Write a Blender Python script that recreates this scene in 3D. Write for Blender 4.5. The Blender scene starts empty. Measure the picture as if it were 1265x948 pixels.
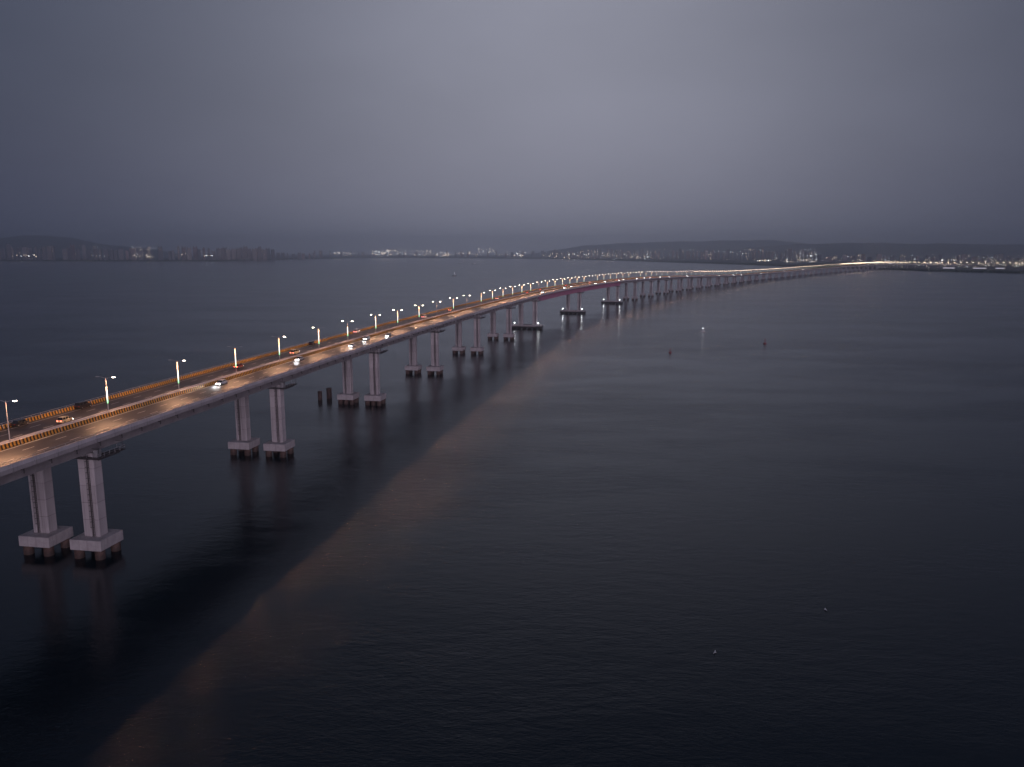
import bpy, bmesh, math, random
from mathutils import Vector, Matrix, noise

random.seed(7)
S = bpy.context.scene
COL = S.collection
R = math.radians

# ------------------------------------------------------------------ camera
CAM_H = 72.0
F_PX, V_HOR = 950.0, 312.0                     # focal length in photo pixels, horizon row
PITCH = math.atan((474.0 - V_HOR) / F_PX)
cam_d = bpy.data.cameras.new('camera')
cam_d.sensor_width = 36.0
cam_d.lens = 36.0 * F_PX / 1265.0
cam_d.clip_start = 0.5
cam_d.clip_end = 60000.0
cam = bpy.data.objects.new('camera', cam_d)
COL.objects.link(cam)
cam.location = (0, 0, CAM_H)
cam.rotation_euler = (R(90) - PITCH, 0, 0)
S.camera = cam

# ------------------------------------------------------------------ dusk sky
SUN_AZ, SUN_EL = 160.0, 8.0                   # the soft afterglow sits behind the camera
world = bpy.data.worlds.new("World")
S.world = world
world.use_nodes = True
wn, wl = world.node_tree.nodes, world.node_tree.links
wn.clear()
def N(nodes, t, **kw):
    n = nodes.new(t)
    for k, v in kw.items(): setattr(n, k, v)
    return n
def W(t, **kw): return N(wn, t, **kw)
out = W('ShaderNodeOutputWorld')
bg = W('ShaderNodeBackground')
sky = W('ShaderNodeTexSky', sky_type='NISHITA')
sky.sun_disc = False
sky.sun_elevation = R(3.0)
sky.sun_rotation = R(SUN_AZ)
sky.air_density = 2.0; sky.dust_density = 4.0; sky.ozone_density = 3.0
tc = W('ShaderNodeTexCoord')
# thinner, brighter strip of cloud straight ahead, fading to both sides and overhead
sp = W('ShaderNodeSeparateXYZ'); wl.new(tc.outputs['Generated'], sp.inputs[0])
def WM(op, a, b=None):
    m_ = W('ShaderNodeMath', operation=op)
    for i, v in enumerate((a, b)):
        if v is None: continue
        if isinstance(v, (int, float)): m_.inputs[i].default_value = v
        else: wl.new(v, m_.inputs[i])
    return m_.outputs[0]
hlen = WM('SQRT', WM('ADD', WM('MULTIPLY', sp.outputs[0], sp.outputs[0]), WM('MULTIPLY', sp.outputs[1], sp.outputs[1])))
hlen = WM('MAXIMUM', hlen, 0.02)
sn = WM('SUBTRACT', WM('DIVIDE', sp.outputs[0], hlen), 0.065)
front = WM('GREATER_THAN', sp.outputs[1], 0.0)
gau = WM('EXPONENT', WM('MULTIPLY', WM('MULTIPLY', sn, sn), -5.3))
ver = W('ShaderNodeMapRange', interpolation_type='SMOOTHSTEP')
for k_, v_ in (('From Min', 0.38), ('From Max', 0.60), ('To Min', 1.0), ('To Max', 0.0)): ver.inputs[k_].default_value = v_
wl.new(sp.outputs[2], ver.inputs['Value'])
lowr = W('ShaderNodeMapRange', interpolation_type='SMOOTHSTEP')
for k_, v_ in (('From Min', 0.0), ('From Max', 0.26), ('To Min', 0.86), ('To Max', 1.0)): lowr.inputs[k_].default_value = v_
wl.new(sp.outputs[2], lowr.inputs['Value'])
patch = WM('MULTIPLY', WM('MULTIPLY', WM('MULTIPLY', gau, front), ver.outputs[0]), lowr.outputs[0])
mixg = W('ShaderNodeMixRGB')
mixg.inputs[1].default_value = (0.033, 0.042, 0.079, 1)
mixg.inputs[2].default_value = (0.262, 0.266, 0.330, 1)
wl.new(patch, mixg.inputs[0])
# soft cloud texture, long faint streaks
mp = W('ShaderNodeMapping')
mp.inputs['Rotation'].default_value = (R(20), R(35), R(10))
mp.inputs['Scale'].default_value = (1.2, 1.2, 3.2)
wl.new(tc.outputs['Generated'], mp.inputs['Vector'])
ns = W('ShaderNodeTexNoise')
ns.inputs['Scale'].default_value = 1.6; ns.inputs['Detail'].default_value = 5; ns.inputs['Roughness'].default_value = 0.5
wl.new(mp.outputs['Vector'], ns.inputs['Vector'])
mr2 = W('ShaderNodeMapRange')
mr2.inputs['From Min'].default_value = 0.3; mr2.inputs['From Max'].default_value = 0.7
mr2.inputs['To Min'].default_value = 0.91; mr2.inputs['To Max'].default_value = 1.10
wl.new(ns.outputs['Fac'], mr2.inputs['Value'])
# overcast vault: brighter overhead than at the horizon
sepw = W('ShaderNodeSeparateXYZ'); wl.new(tc.outputs['Generated'], sepw.inputs[0])
mrz = W('ShaderNodeMapRange', interpolation_type='SMOOTHSTEP')
mrz.inputs['From Min'].default_value = 0.42; mrz.inputs['From Max'].default_value = 1.0
wl.new(sepw.outputs['Z'], mrz.inputs['Value'])
mixz = W('ShaderNodeMixRGB'); mixz.inputs[2].default_value = (0.085, 0.098, 0.155, 1)
wl.new(mrz.outputs['Result'], mixz.inputs[0]); wl.new(mixg.outputs[0], mixz.inputs[1])
mul = W('ShaderNodeVectorMath', operation='SCALE')
wl.new(mixz.outputs[0], mul.inputs[0]); wl.new(mr2.outputs['Result'], mul.inputs['Scale'])
sk = W('ShaderNodeVectorMath', operation='SCALE')
sk.inputs['Scale'].default_value = 0.012
wl.new(sky.outputs[0], sk.inputs[0])
addv = W('ShaderNodeVectorMath', operation='ADD')
wl.new(mul.outputs[0], addv.inputs[0]); wl.new(sk.outputs[0], addv.inputs[1])
wl.new(addv.outputs[0], bg.inputs['Color'])
bg.inputs['Strength'].default_value = 1.0
wl.new(bg.outputs[0], out.inputs['Surface'])

sun_d = bpy.data.lights.new('dusk_glow', 'SUN')
sun_d.energy = 1.55
sun_d.angle = R(35)
sun_d.color = (1.0, 0.83, 1.0)
sun = bpy.data.objects.new('dusk_glow', sun_d)
COL.objects.link(sun)
to_sun = Vector((math.sin(R(SUN_AZ)) * math.cos(R(SUN_EL)), math.cos(R(SUN_AZ)) * math.cos(R(SUN_EL)), math.sin(R(SUN_EL))))
sun.rotation_euler = to_sun.to_track_quat('Z', 'Y').to_euler()
sun.location = to_sun * 500

S.view_settings.view_transform = 'Standard'
S.view_settings.look = 'None'
S.view_settings.exposure = 0.0
S.view_settings.gamma = 1.0
S.render.engine = 'CYCLES'
S.cycles.use_denoising = True
try:
    S.cycles.denoising_prefilter = 'ACCURATE'
    S.cycles.denoising_input_passes = 'RGB_ALBEDO_NORMAL'
except Exception:
    pass
try:
    S.cycles.denoiser = 'OPENIMAGEDENOISE'
except Exception:
    pass
S.cycles.use_light_tree = True
S.cycles.max_bounces = 5
S.cycles.diffuse_bounces = 2
S.cycles.glossy_bounces = 3
S.cycles.volume_bounces = 2
S.cycles.sample_clamp_indirect = 3.0
S.cycles.caustics_reflective = False
S.cycles.caustics_refractive = False

# ------------------------------------------------------------------ materials
def new_mat(name):
    m = bpy.data.materials.new(name); m.use_nodes = True
    n, l = m.node_tree.nodes, m.node_tree.links
    return m, n, l, n['Principled BSDF']

def surf_mat(name, c1, c2, scale=0.6, rough=0.85, bump=0.05, streak=False, metal=0.0, lo=0.35, hi=0.65, coord='Object'):
    m, n, l, b = new_mat(name)
    t = N(n, 'ShaderNodeTexCoord'); mpn = N(n, 'ShaderNodeMapping')
    mpn.inputs['Scale'].default_value = (scale, scale, scale * (0.12 if streak else 1.0))
    l.new(t.outputs[coord], mpn.inputs['Vector'])
    a = N(n, 'ShaderNodeTexNoise'); a.inputs['Scale'].default_value = 1.0; a.inputs['Detail'].default_value = 7; a.inputs['Roughness'].default_value = 0.65
    l.new(mpn.outputs[0], a.inputs['Vector'])
    cr = N(n, 'ShaderNodeMapRange'); cr.inputs['From Min'].default_value = lo; cr.inputs['From Max'].default_value = hi
    l.new(a.outputs['Fac'], cr.inputs['Value'])
    mx = N(n, 'ShaderNodeMixRGB'); mx.inputs[1].default_value = (*c1, 1); mx.inputs[2].default_value = (*c2, 1)
    l.new(cr.outputs['Result'], mx.inputs[0]); l.new(mx.outputs[0], b.inputs['Base Color'])
    b.inputs['Roughness'].default_value = rough; b.inputs['Metallic'].default_value = metal
    if bump:
        a2 = N(n, 'ShaderNodeTexNoise'); a2.inputs['Scale'].default_value = 6.0; a2.inputs['Detail'].default_value = 4
        l.new(t.outputs[coord], a2.inputs['Vector'])
        bp = N(n, 'ShaderNodeBump'); bp.inputs['Strength'].default_value = 0.4; bp.inputs['Distance'].default_value = bump
        l.new(a2.outputs['Fac'], bp.inputs['Height']); l.new(bp.outputs[0], b.inputs['Normal'])
    return m

def add_lifts(m, pitch, depth=0.22):
    n, l = m.node_tree.nodes, m.node_tree.links
    b = n['Principled BSDF']; src = b.inputs['Base Color'].links[0].from_socket
    t = N(n, 'ShaderNodeTexCoord'); s_ = N(n, 'ShaderNodeSeparateXYZ'); l.new(t.outputs['Object'], s_.inputs[0])
    mo = N(n, 'ShaderNodeMath', operation='MODULO'); mo.inputs[1].default_value = pitch; l.new(s_.outputs['Z'], mo.inputs[0])
    lt = N(n, 'ShaderNodeMath', operation='LESS_THAN'); lt.inputs[1].default_value = 0.14; l.new(mo.outputs[0], lt.inputs[0])
    # pours differ slightly in tone
    fl = N(n, 'ShaderNodeMath', operation='SNAP'); fl.inputs[1].default_value = pitch; l.new(s_.outputs['Z'], fl.inputs[0])
    wn_ = N(n, 'ShaderNodeTexWhiteNoise', noise_dimensions='1D'); l.new(fl.outputs[0], wn_.inputs['W'])
    k1 = N(n, 'ShaderNodeMath', operation='MULTIPLY'); k1.inputs[1].default_value = depth; l.new(wn_.outputs['Value'], k1.inputs[0])
    k2 = N(n, 'ShaderNodeMath', operation='MULTIPLY'); k2.inputs[1].default_value = 0.45; l.new(lt.outputs[0], k2.inputs[0])
    # run-off streaks
    mp_ = N(n, 'ShaderNodeMapping'); mp_.inputs['Scale'].default_value = (1.8, 1.8, 0.05); l.new(t.outputs['Object'], mp_.inputs[0])
    nz = N(n, 'ShaderNodeTexNoise'); nz.inputs['Scale'].default_value = 1.0; nz.inputs['Detail'].default_value = 5; l.new(mp_.outputs[0], nz.inputs['Vector'])
    mr_ = N(n, 'ShaderNodeMapRange'); mr_.inputs['From Min'].default_value = 0.52; mr_.inputs['From Max'].default_value = 0.72; mr_.inputs['To Max'].default_value = 0.4; l.new(nz.outputs['Fac'], mr_.inputs['Value'])
    a1 = N(n, 'ShaderNodeMath', operation='ADD'); l.new(k1.outputs[0], a1.inputs[0]); l.new(k2.outputs[0], a1.inputs[1])
    a2 = N(n, 'ShaderNodeMath', operation='ADD', use_clamp=True); l.new(a1.outputs[0], a2.inputs[0]); l.new(mr_.outputs[0], a2.inputs[1])
    mx = N(n, 'ShaderNodeMixRGB'); mx.inputs[2].default_value = (0.10, 0.085, 0.085, 1); l.new(a2.outputs[0], mx.inputs[0]); l.new(src, mx.inputs[1])
    l.new(mx.outputs[0], b.inputs['Base Color'])

def emit_mat(name, col, strength, sampling='NONE', base=(0.6, 0.6, 0.6)):
    m, n, l, b = new_mat(name)
    b.inputs['Base Color'].default_value = (*base, 1)
    b.inputs['Emission Color'].default_value = (*col, 1)
    b.inputs['Emission Strength'].default_value = strength
    m.cycles.emission_sampling = sampling
    return m

M_conc = surf_mat('weathered_concrete', (0.47, 0.435, 0.45), (0.37, 0.34, 0.355), 0.35, 0.9, 0.03, streak=True)
add_lifts(M_conc, 4.2)
M_cap = surf_mat('pile_cap_concrete', (0.42, 0.39, 0.40), (0.31, 0.285, 0.295), 0.5, 0.9, 0.04)
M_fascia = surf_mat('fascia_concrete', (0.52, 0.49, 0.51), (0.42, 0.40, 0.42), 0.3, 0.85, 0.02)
add_lifts(M_fascia, 50.0, 0.0)
add_lifts(M_cap, 50.0, 0.0)
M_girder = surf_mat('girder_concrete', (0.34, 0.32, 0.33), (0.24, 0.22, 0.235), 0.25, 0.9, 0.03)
M_pile = surf_mat('tide_stained_pile', (0.10, 0.055, 0.045), (0.035, 0.028, 0.026), 0.9, 0.8, 0.06)
M_steel = surf_mat('pink_painted_steel', (0.38, 0.16, 0.25), (0.30, 0.13, 0.20), 0.4, 0.5, 0.0)
M_dark = surf_mat('dark_galvanised_steel', (0.055, 0.05, 0.055), (0.09, 0.085, 0.09), 2.0, 0.6, 0.0, metal=0.3)
M_pole = surf_mat('grey_pole_paint', (0.32, 0.32, 0.33), (0.25, 0.25, 0.26), 2.0, 0.5, 0.0)
M_rail = surf_mat('galvanised_rail', (0.38, 0.38, 0.40), (0.28, 0.28, 0.30), 3.0, 0.5, 0.0, metal=0.2)
M_rubber = surf_mat('black_rubber', (0.02, 0.02, 0.02), (0.035, 0.035, 0.035), 2.0, 0.9, 0.0)
M_glass, _n, _l, _b = new_mat('car_glass')
_b.inputs['Base Color'].default_value = (0.015, 0.018, 0.022, 1); _b.inputs['Roughness'].default_value = 0.08
M_tyre = M_rubber

def paint(name, c, rough=0.3):
    m, n, l, b = new_mat(name)
    t = N(n, 'ShaderNodeTexCoord'); a = N(n, 'ShaderNodeTexNoise'); a.inputs['Scale'].default_value = 3.0
    l.new(t.outputs['Object'], a.inputs['Vector'])
    mx = N(n, 'ShaderNodeMixRGB'); mx.inputs[1].default_value = (*c, 1); mx.inputs[2].default_value = (*[x * 0.8 for x in c], 1)
    l.new(a.outputs['Fac'], mx.inputs[0]); l.new(mx.outputs[0], b.inputs['Base Color'])
    b.inputs['Roughness'].default_value = rough; b.inputs['Coat Weight'].default_value = 0.5
    return m
P_white = paint('white_car_paint', (0.75, 0.75, 0.75))
P_silver = paint('silver_car_paint', (0.45, 0.46, 0.48))
P_black = paint('black_car_paint', (0.012, 0.012, 0.014))
P_red = paint('maroon_car_paint', (0.22, 0.02, 0.02))
P_yellow = paint('cream_car_paint', (0.62, 0.52, 0.30))
P_blue = paint('blue_car_paint', (0.03, 0.06, 0.16))

E_head = emit_mat('lamp_lens_lit', (1.0, 0.80, 0.62), 55)
E_headf = emit_mat('distant_lamp_lens_lit', (1.0, 0.74, 0.52), 24)
E_head_off = surf_mat('lamp_lens_unlit', (0.3, 0.3, 0.3), (0.25, 0.25, 0.25), 2, 0.4, 0)
E_headl = emit_mat('headlight_lit', (0.92, 0.97, 1.0), 40)
E_tail = emit_mat('tail_light_lit', (1.0, 0.12, 0.06), 8)
E_flood = emit_mat('floodlight_lit', (0.93, 0.98, 1.0), 12)
E_town = emit_mat('town_lamp_lit', (1.0, 0.80, 0.60), 9)
E_townw = emit_mat('town_lamp_white', (0.85, 0.95, 1.0), 12)
E_townp = emit_mat('lit_shed_front', (0.92, 0.88, 1.0), 0.6)

# tricolour LED casing: orange above, white in the middle, green at the foot
M_led, n, l, b = new_mat('tricolour_led_strip')
t = N(n, 'ShaderNodeTexCoord'); sx = N(n, 'ShaderNodeSeparateXYZ'); l.new(t.outputs['Object'], sx.inputs[0])
mrn = N(n, 'ShaderNodeMapRange'); mrn.inputs['From Min'].default_value = 2.6; mrn.inputs['From Max'].default_value = 8.9
l.new(sx.outputs['Z'], mrn.inputs['Value'])
rp = N(n, 'ShaderNodeValToRGB')
e = rp.color_ramp.elements
e[0].position = 0.0; e[0].color = (0.18, 0.75, 0.22, 1)
e[1].position = 1.0; e[1].color = (0.75, 0.22, 0.03, 1)
for p_, c_ in ((0.12, (0.45, 1.0, 0.55, 1)), (0.24, (1.0, 1.05, 1.0, 1)), (0.5, (1.0, 0.92, 0.75, 1)), (0.68, (1.0, 0.55, 0.16, 1)), (0.9, (0.95, 0.36, 0.06, 1))):
    q = e.new(p_); q.color = c_
l.new(mrn.outputs[0], rp.inputs[0]); l.new(rp.outputs[0], b.inputs['Emission Color'])
b.inputs['Emission Strength'].default_value = 1.7; b.inputs['Base Color'].default_value = (0.5, 0.5, 0.5, 1)
M_led.cycles.emission_sampling = 'NONE'

# asphalt with painted lane lines; UV.x = metres across from the centre line, UV.y = metres along
M_road, n, l, b = new_mat('worn_asphalt')
uv = N(n, 'ShaderNodeUVMap'); uv.uv_map = 'UVMap'
sx = N(n, 'ShaderNodeSeparateXYZ'); l.new(uv.outputs[0], sx.inputs[0])
def MA(op, a, c=None, d=None):
    m_ = N(n, 'ShaderNodeMath', operation=op)
    for i, v in enumerate((a, c, d)):
        if v is None: continue
        if isinstance(v, (int, float)): m_.inputs[i].default_value = v
        else: l.new(v, m_.inputs[i])
    return m_.outputs[0]
ax = MA('ABSOLUTE', sx.outputs['X'])
def near(v, w): return MA('LESS_THAN', MA('ABSOLUTE', MA('SUBTRACT', ax, v)), w)
dash = MA('LESS_THAN', MA('MODULO', MA('ADD', sx.outputs['Y'], 900.0), 9.6), 3.3)
dl = MA('MULTIPLY', MA('MAXIMUM', near(5.7, 0.12), near(9.3, 0.12)), dash)
ln = MA('MAXIMUM', dl, MA('MAXIMUM', near(1.95, 0.13), near(12.8, 0.13)))
mpn = N(n, 'ShaderNodeMapping'); mpn.inputs['Scale'].default_value = (1.3, 0.05, 1); l.new(uv.outputs[0], mpn.inputs[0])
a = N(n, 'ShaderNodeTexNoise'); a.inputs['Scale'].default_value = 1.0; a.inputs['Detail'].default_value = 6; l.new(mpn.outputs[0], a.inputs['Vector'])
a2 = N(n, 'ShaderNodeTexNoise'); a2.inputs['Scale'].default_value = 0.5; a2.inputs['Detail'].default_value = 8; l.new(uv.outputs[0], a2.inputs['Vector'])
asum = MA('ADD', MA('MULTIPLY', a.outputs['Fac'], 0.65), MA('MULTIPLY', a2.outputs['Fac'], 0.35))
cr = N(n, 'ShaderNodeMapRange'); cr.inputs['From Min'].default_value = 0.38; cr.inputs['From Max'].default_value = 0.62; l.new(asum, cr.inputs['Value'])
mx = N(n, 'ShaderNodeMixRGB'); mx.inputs[1].default_value = (0.026, 0.024, 0.024, 1); mx.inputs[2].default_value = (0.055, 0.05, 0.049, 1); l.new(cr.outputs[0], mx.inputs[0])
jt = MA('LESS_THAN', MA('MODULO', MA('ADD', sx.outputs['Y'], 95.43 * 9), 95.43), 0.45)
wear = MA('MULTIPLY', ln, MA('ADD', 0.55, MA('MULTIPLY', a2.outputs['Fac'], 0.6)))
mx2 = N(n, 'ShaderNodeMixRGB'); mx2.inputs[2].default_value = (0.75, 0.72, 0.68, 1); l.new(wear, mx2.inputs[0]); l.new(mx.outputs[0], mx2.inputs[1])
mx3 = N(n, 'ShaderNodeMixRGB'); mx3.inputs[2].default_value = (0.01, 0.01, 0.01, 1); l.new(jt, mx3.inputs[0]); l.new(mx2.outputs[0], mx3.inputs[1])
l.new(mx3.outputs[0], b.inputs['Base Color'])
l.new(MA('ADD', 0.40, MA('MULTIPLY', a.outputs['Fac'], 0.14)), b.inputs['Roughness'])

# yellow / black painted barrier face, stripes along local Y, concrete on the top and back
def stripe_mat(name, uvm, face_sign):
    m, n, l, b = new_mat(name)
    if uvm:
        u = N(n, 'ShaderNodeUVMap'); u.uv_map = 'UVMap'; src = u.outputs[0]
    else:
        u = N(n, 'ShaderNodeTexCoord'); src = u.outputs['Object']
    s_ = N(n, 'ShaderNodeSeparateXYZ'); l.new(src, s_.inputs[0])
    mo = N(n, 'ShaderNodeMath', operation='MODULO'); ad = N(n, 'ShaderNodeMath', operation='ADD'); ad.inputs[1].default_value = 900.0
    l.new(s_.outputs['Y'], ad.inputs[0]); l.new(ad.outputs[0], mo.inputs[0]); mo.inputs[1].default_value = 1.0
    gt = N(n, 'ShaderNodeMath', operation='GREATER_THAN'); gt.inputs[1].default_value = 0.5; l.new(mo.outputs[0], gt.inputs[0])
    nz = N(n, 'ShaderNodeTexNoise'); nz.inputs['Scale'].default_value = 2.5; nz.inputs['Detail'].default_value = 6; l.new(src, nz.inputs['Vector'])
    mx = N(n, 'ShaderNodeMixRGB'); mx.inputs[1].default_value = (0.62, 0.34, 0.045, 1); mx.inputs[2].default_value = (0.018, 0.015, 0.014, 1)
    l.new(gt.outputs[0], mx.inputs[0])
    dm = N(n, 'ShaderNodeMixRGB'); dm.blend_type = 'MULTIPLY'; dm.inputs[2].default_value = (0.55, 0.5, 0.48, 1); l.new(nz.outputs['Fac'], dm.inputs[0]); l.new(mx.outputs[0], dm.inputs[1])
    l.new(dm.outputs[0], b.inputs['Base Color']); b.inputs['Roughness'].default_value = 0.75
    return m
M_stripe = stripe_mat('yellow_black_paint', False, 1)
M_stripe_uv = stripe_mat('yellow_black_paint_long', True, 1)

# water
M_water, n, l, b = new_mat('creek_water')
b.inputs['Base Color'].default_value = (0.006, 0.0125, 0.018, 1)
b.inputs['IOR'].default_value = 1.33
geo = N(n, 'ShaderNodeNewGeometry')
def wave(scale, sxyz, detail):
    mm = N(n, 'ShaderNodeMapping'); mm.inputs['Scale'].default_value = sxyz; mm.inputs['Rotation'].default_value = (0, 0, R(25)); l.new(geo.outputs['Position'], mm.inputs[0])
    w = N(n, 'ShaderNodeTexNoise'); w.inputs['Scale'].default_value = scale; w.inputs['Detail'].default_value = detail; w.inputs['Roughness'].default_value = 0.75
    l.new(mm.outputs[0], w.inputs['Vector']); return w.outputs['Fac']
w1 = wave(0.16, (1, 2.2, 1), 5); w2 = wave(0.9, (1, 1.8, 1), 3)
hs = MA('ADD', MA('MULTIPLY', w1, 1.0), MA('MULTIPLY', w2, 0.22))
# wind lanes: calmer and more ruffled patches
pat = wave(0.0045, (1, 2.5, 1), 4)
prm = N(n, 'ShaderNodeMapRange'); prm.inputs['From Min'].default_value = 0.4; prm.inputs['From Max'].default_value = 0.62
prm.inputs['To Min'].default_value = 0.07; prm.inputs['To Max'].default_value = 0.32; l.new(pat, prm.inputs['Value'])
bp = N(n, 'ShaderNodeBump'); bp.inputs['Distance'].default_value = 0.9
l.new(prm.outputs[0], bp.inputs['Strength']); l.new(hs, bp.inputs['Height']); l.new(bp.outputs[0], b.inputs['Normal'])
b.inputs['Roughness'].default_value = 0.15

# ------------------------------------------------------------------ helpers
def link(o, parent=None):
    COL.objects.link(o)
    if parent is not None: o.parent = parent
    return o
def tag(o, label=None, cat=None, group=None, kind=None):
    if label: o['label'] = label
    if cat: o['category'] = cat
    if group: o['group'] = group
    if kind: o['kind'] = kind
    return o
def empty(name, loc=(0, 0, 0), rot=(0, 0, 0)):
    o = bpy.data.objects.new(name, None); o.location = loc; o.rotation_euler = rot
    o.empty_display_size = 0.5
    return link(o)
def bm_obj(name, bm, mats, parent=None, smooth=False):
    me = bpy.data.meshes.new(name); bm.normal_update(); bm.to_mesh(me); bm.free()
    for m in (mats if isinstance(mats, (list, tuple)) else [mats]): me.materials.append(m)
    if smooth:
        for p in me.polygons: p.use_smooth = True
    return link(bpy.data.objects.new(name, me), parent)
def box(bm, x0, x1, y0, y1, z0, z1, mi=0, taper=0.0):
    t = taper
    v = [bm.verts.new(p) for p in ((x0, y0, z0), (x1, y0, z0), (x1, y1, z0), (x0, y1, z0), (x0 + t, y0 + t, z1), (x1 - t, y0 + t, z1), (x1 - t, y1 - t, z1), (x0 + t, y1 - t, z1))]
    for f in ((0, 3, 2, 1), (4, 5, 6, 7), (0, 1, 5, 4), (1, 2, 6, 5), (2, 3, 7, 6), (3, 0, 4, 7)):
        bm.faces.new([v[i] for i in f]).material_index = mi
def tube(bm, pts, r, seg=6, mi=0, cap=True):
    """swept tube through pts; r a number or a list"""
    pts = [Vector(p) for p in pts]; rs = r if isinstance(r, (list, tuple)) else [r] * len(pts)
    rings = []
    for i, p in enumerate(pts):
        d = (pts[min(i + 1, len(pts) - 1)] - pts[max(i - 1, 0)]).normalized()
        a = d.orthogonal().normalized() if abs(d.z) < 0.95 else Vector((1, 0, 0))
        a = (a - d * a.dot(d)).normalized(); b_ = d.cross(a)
        rings.append([bm.verts.new(p + (a * math.cos(2 * math.pi * k / seg) + b_ * math.sin(2 * math.pi * k / seg)) * rs[i]) for k in range(seg)])
    for A, B in zip(rings, rings[1:]):
        for k in range(seg):
            bm.faces.new((A[k], A[(k + 1) % seg], B[(k + 1) % seg], B[k])).material_index = mi
    if cap:
        bm.faces.new(list(reversed(rings[0]))).material_index = mi; bm.faces.new(rings[-1]).material_index = mi
def copy_tree(o, parent=None):
    c = o.copy(); COL.objects.link(c); c.parent = parent
    for ch in list(o.children): copy_tree(ch, c)
    return c

# ------------------------------------------------------------------ bridge alignment
KN = [-300, 0, 500, 1000, 1500, 2500, 3500, 3750, 4150, 5400]
KD = [4.94, 9.64, 14.35, 23.75, 29.39, 33.96, 38.0, 44, 79, 84]
ZS = [-300, 0, 150, 400, 700, 950, 1160, 1365, 1675, 1900, 2240, 2540, 3120, 3680, 4200, 5400]
ZZ = [30.2, 30.3, 30.9, 31.9, 32.8, 32.3, 30.6, 27.0, 20.6, 18.1, 17.2, 18.0, 20.3, 20.6, 15, 12]
def interp(x, xs, ys):
    if x <= xs[0]: return ys[0]
    for i in range(len(xs) - 1):
        if x <= xs[i + 1]:
            t_ = (x - xs[i]) / (xs[i + 1] - xs[i]); return ys[i] + (ys[i + 1] - ys[i]) * t_
    return ys[-1]
ST = 2.0
NP = int((5400 + 300) / ST) + 1
_s = [-300 + ST * i for i in range(NP)]
_d = [R(interp(q, KN, KD)) for q in _s]
_z0 = [interp(q, ZS, ZZ) for q in _s]
# vertical curve smoothing (running mean over 160 m, twice)
def smooth(v, w):
    acc = [0]
    for q in v: acc.append(acc[-1] + q)
    r_ = []
    for i in range(len(v)):
        a_, b_ = max(0, i - w), min(len(v), i + w + 1); r_.append((acc[b_] - acc[a_]) / (b_ - a_))
    return r_
_z = smooth(smooth(_z0, 40), 25)
_x, _y = [0.0], [0.0]
for i in range(1, NP):
    _x.append(_x[-1] + math.sin(_d[i - 1]) * ST); _y.append(_y[-1] + math.cos(_d[i - 1]) * ST)
i0 = int(300 / ST)
X0 = -99.96 - 7.5 * math.cos(R(9.64)); Y0 = 175.66 + 7.5 * math.sin(R(9.64))
dx, dy = X0 - _x[i0], Y0 - _y[i0]
_x = [q + dx for q in _x]; _y = [q + dy for q in _y]
def at(s, o=0.0, z=0.0):
    """point on the bridge: s along, o to the right of the centre, z above the road"""
    f = (s + 300) / ST; i = max(0, min(NP - 2, int(f))); t_ = f - i
    d_ = _d[i] + (_d[i + 1] - _d[i]) * t_
    return Vector((_x[i] + (_x[i + 1] - _x[i]) * t_ + math.cos(d_) * o, _y[i] + (_y[i + 1] - _y[i]) * t_ - math.sin(d_) * o, _z[i] + (_z[i + 1] - _z[i]) * t_ + z))
def head(s):
    f = (s + 300) / ST; i = max(0, min(NP - 2, int(f))); return _d[i]
def slope(s):
    return math.atan((at(s + 3).z - at(s - 3).z) / 6.0)
def stations(s0, s1):
    r_ = []; q = s0
    while q < s1 - 0.01:
        r_.append(q); q += 6 if q < 700 else (12 if q < 2000 else 24)
    r_.append(s1); return r_
def sweep(name, prof, s0, s1, mats, parent, mi=None, closed=True, uv=False, drop=None):
    """prof: list of (o, z); ring order counter-clockwise seen from behind (looking along +s)"""
    st = stations(s0, s1); me = bpy.data.meshes.new(name)
    vs = []; fs = []; ms = []; k = len(prof)
    for q in st:
        for (o, z) in prof:
            vs.append(at(q, o, z))
    ns_ = k if closed else k - 1
    for i in range(len(st) - 1):
        for j in range(ns_):
            a_, b_ = i * k + j, i * k + (j + 1) % k
            fs.append((a_, a_ + k, b_ + k, b_)); ms.append(mi[j] if mi else 0)
    if closed:
        fs.append(tuple(range(k))); ms.append(0)
        fs.append(tuple(reversed(range((len(st) - 1) * k, len(st) * k)))); ms.append(0)
    me.from_pydata([tuple(v) for v in vs], [], fs)
    for m in (mats if isinstance(mats, (list, tuple)) else [mats]): me.materials.append(m)
    for p, m_ in zip(me.polygons, ms): p.material_index = m_
    if uv:
        u = me.uv_layers.new(name='UVMap')
        for lp in me.loops:
            i, j = divmod(lp.vertex_index, k); u.data[lp.index].uv = (prof[j][0], st[i])
    return link(bpy.data.objects.new(name, me), parent)

# ------------------------------------------------------------------ setting: water and land
bm = bmesh.new()
vs = [bm.verts.new(p) for p in ((-20000, -3000, 0), (20000, -3000, 0), (20000, 26000, 0), (-20000, 26000, 0))]
bm.faces.new(vs)
tag(bm_obj('water', bm, M_water), 'calm dark tidal water under and around the long bridge', None, kind='structure')

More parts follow.
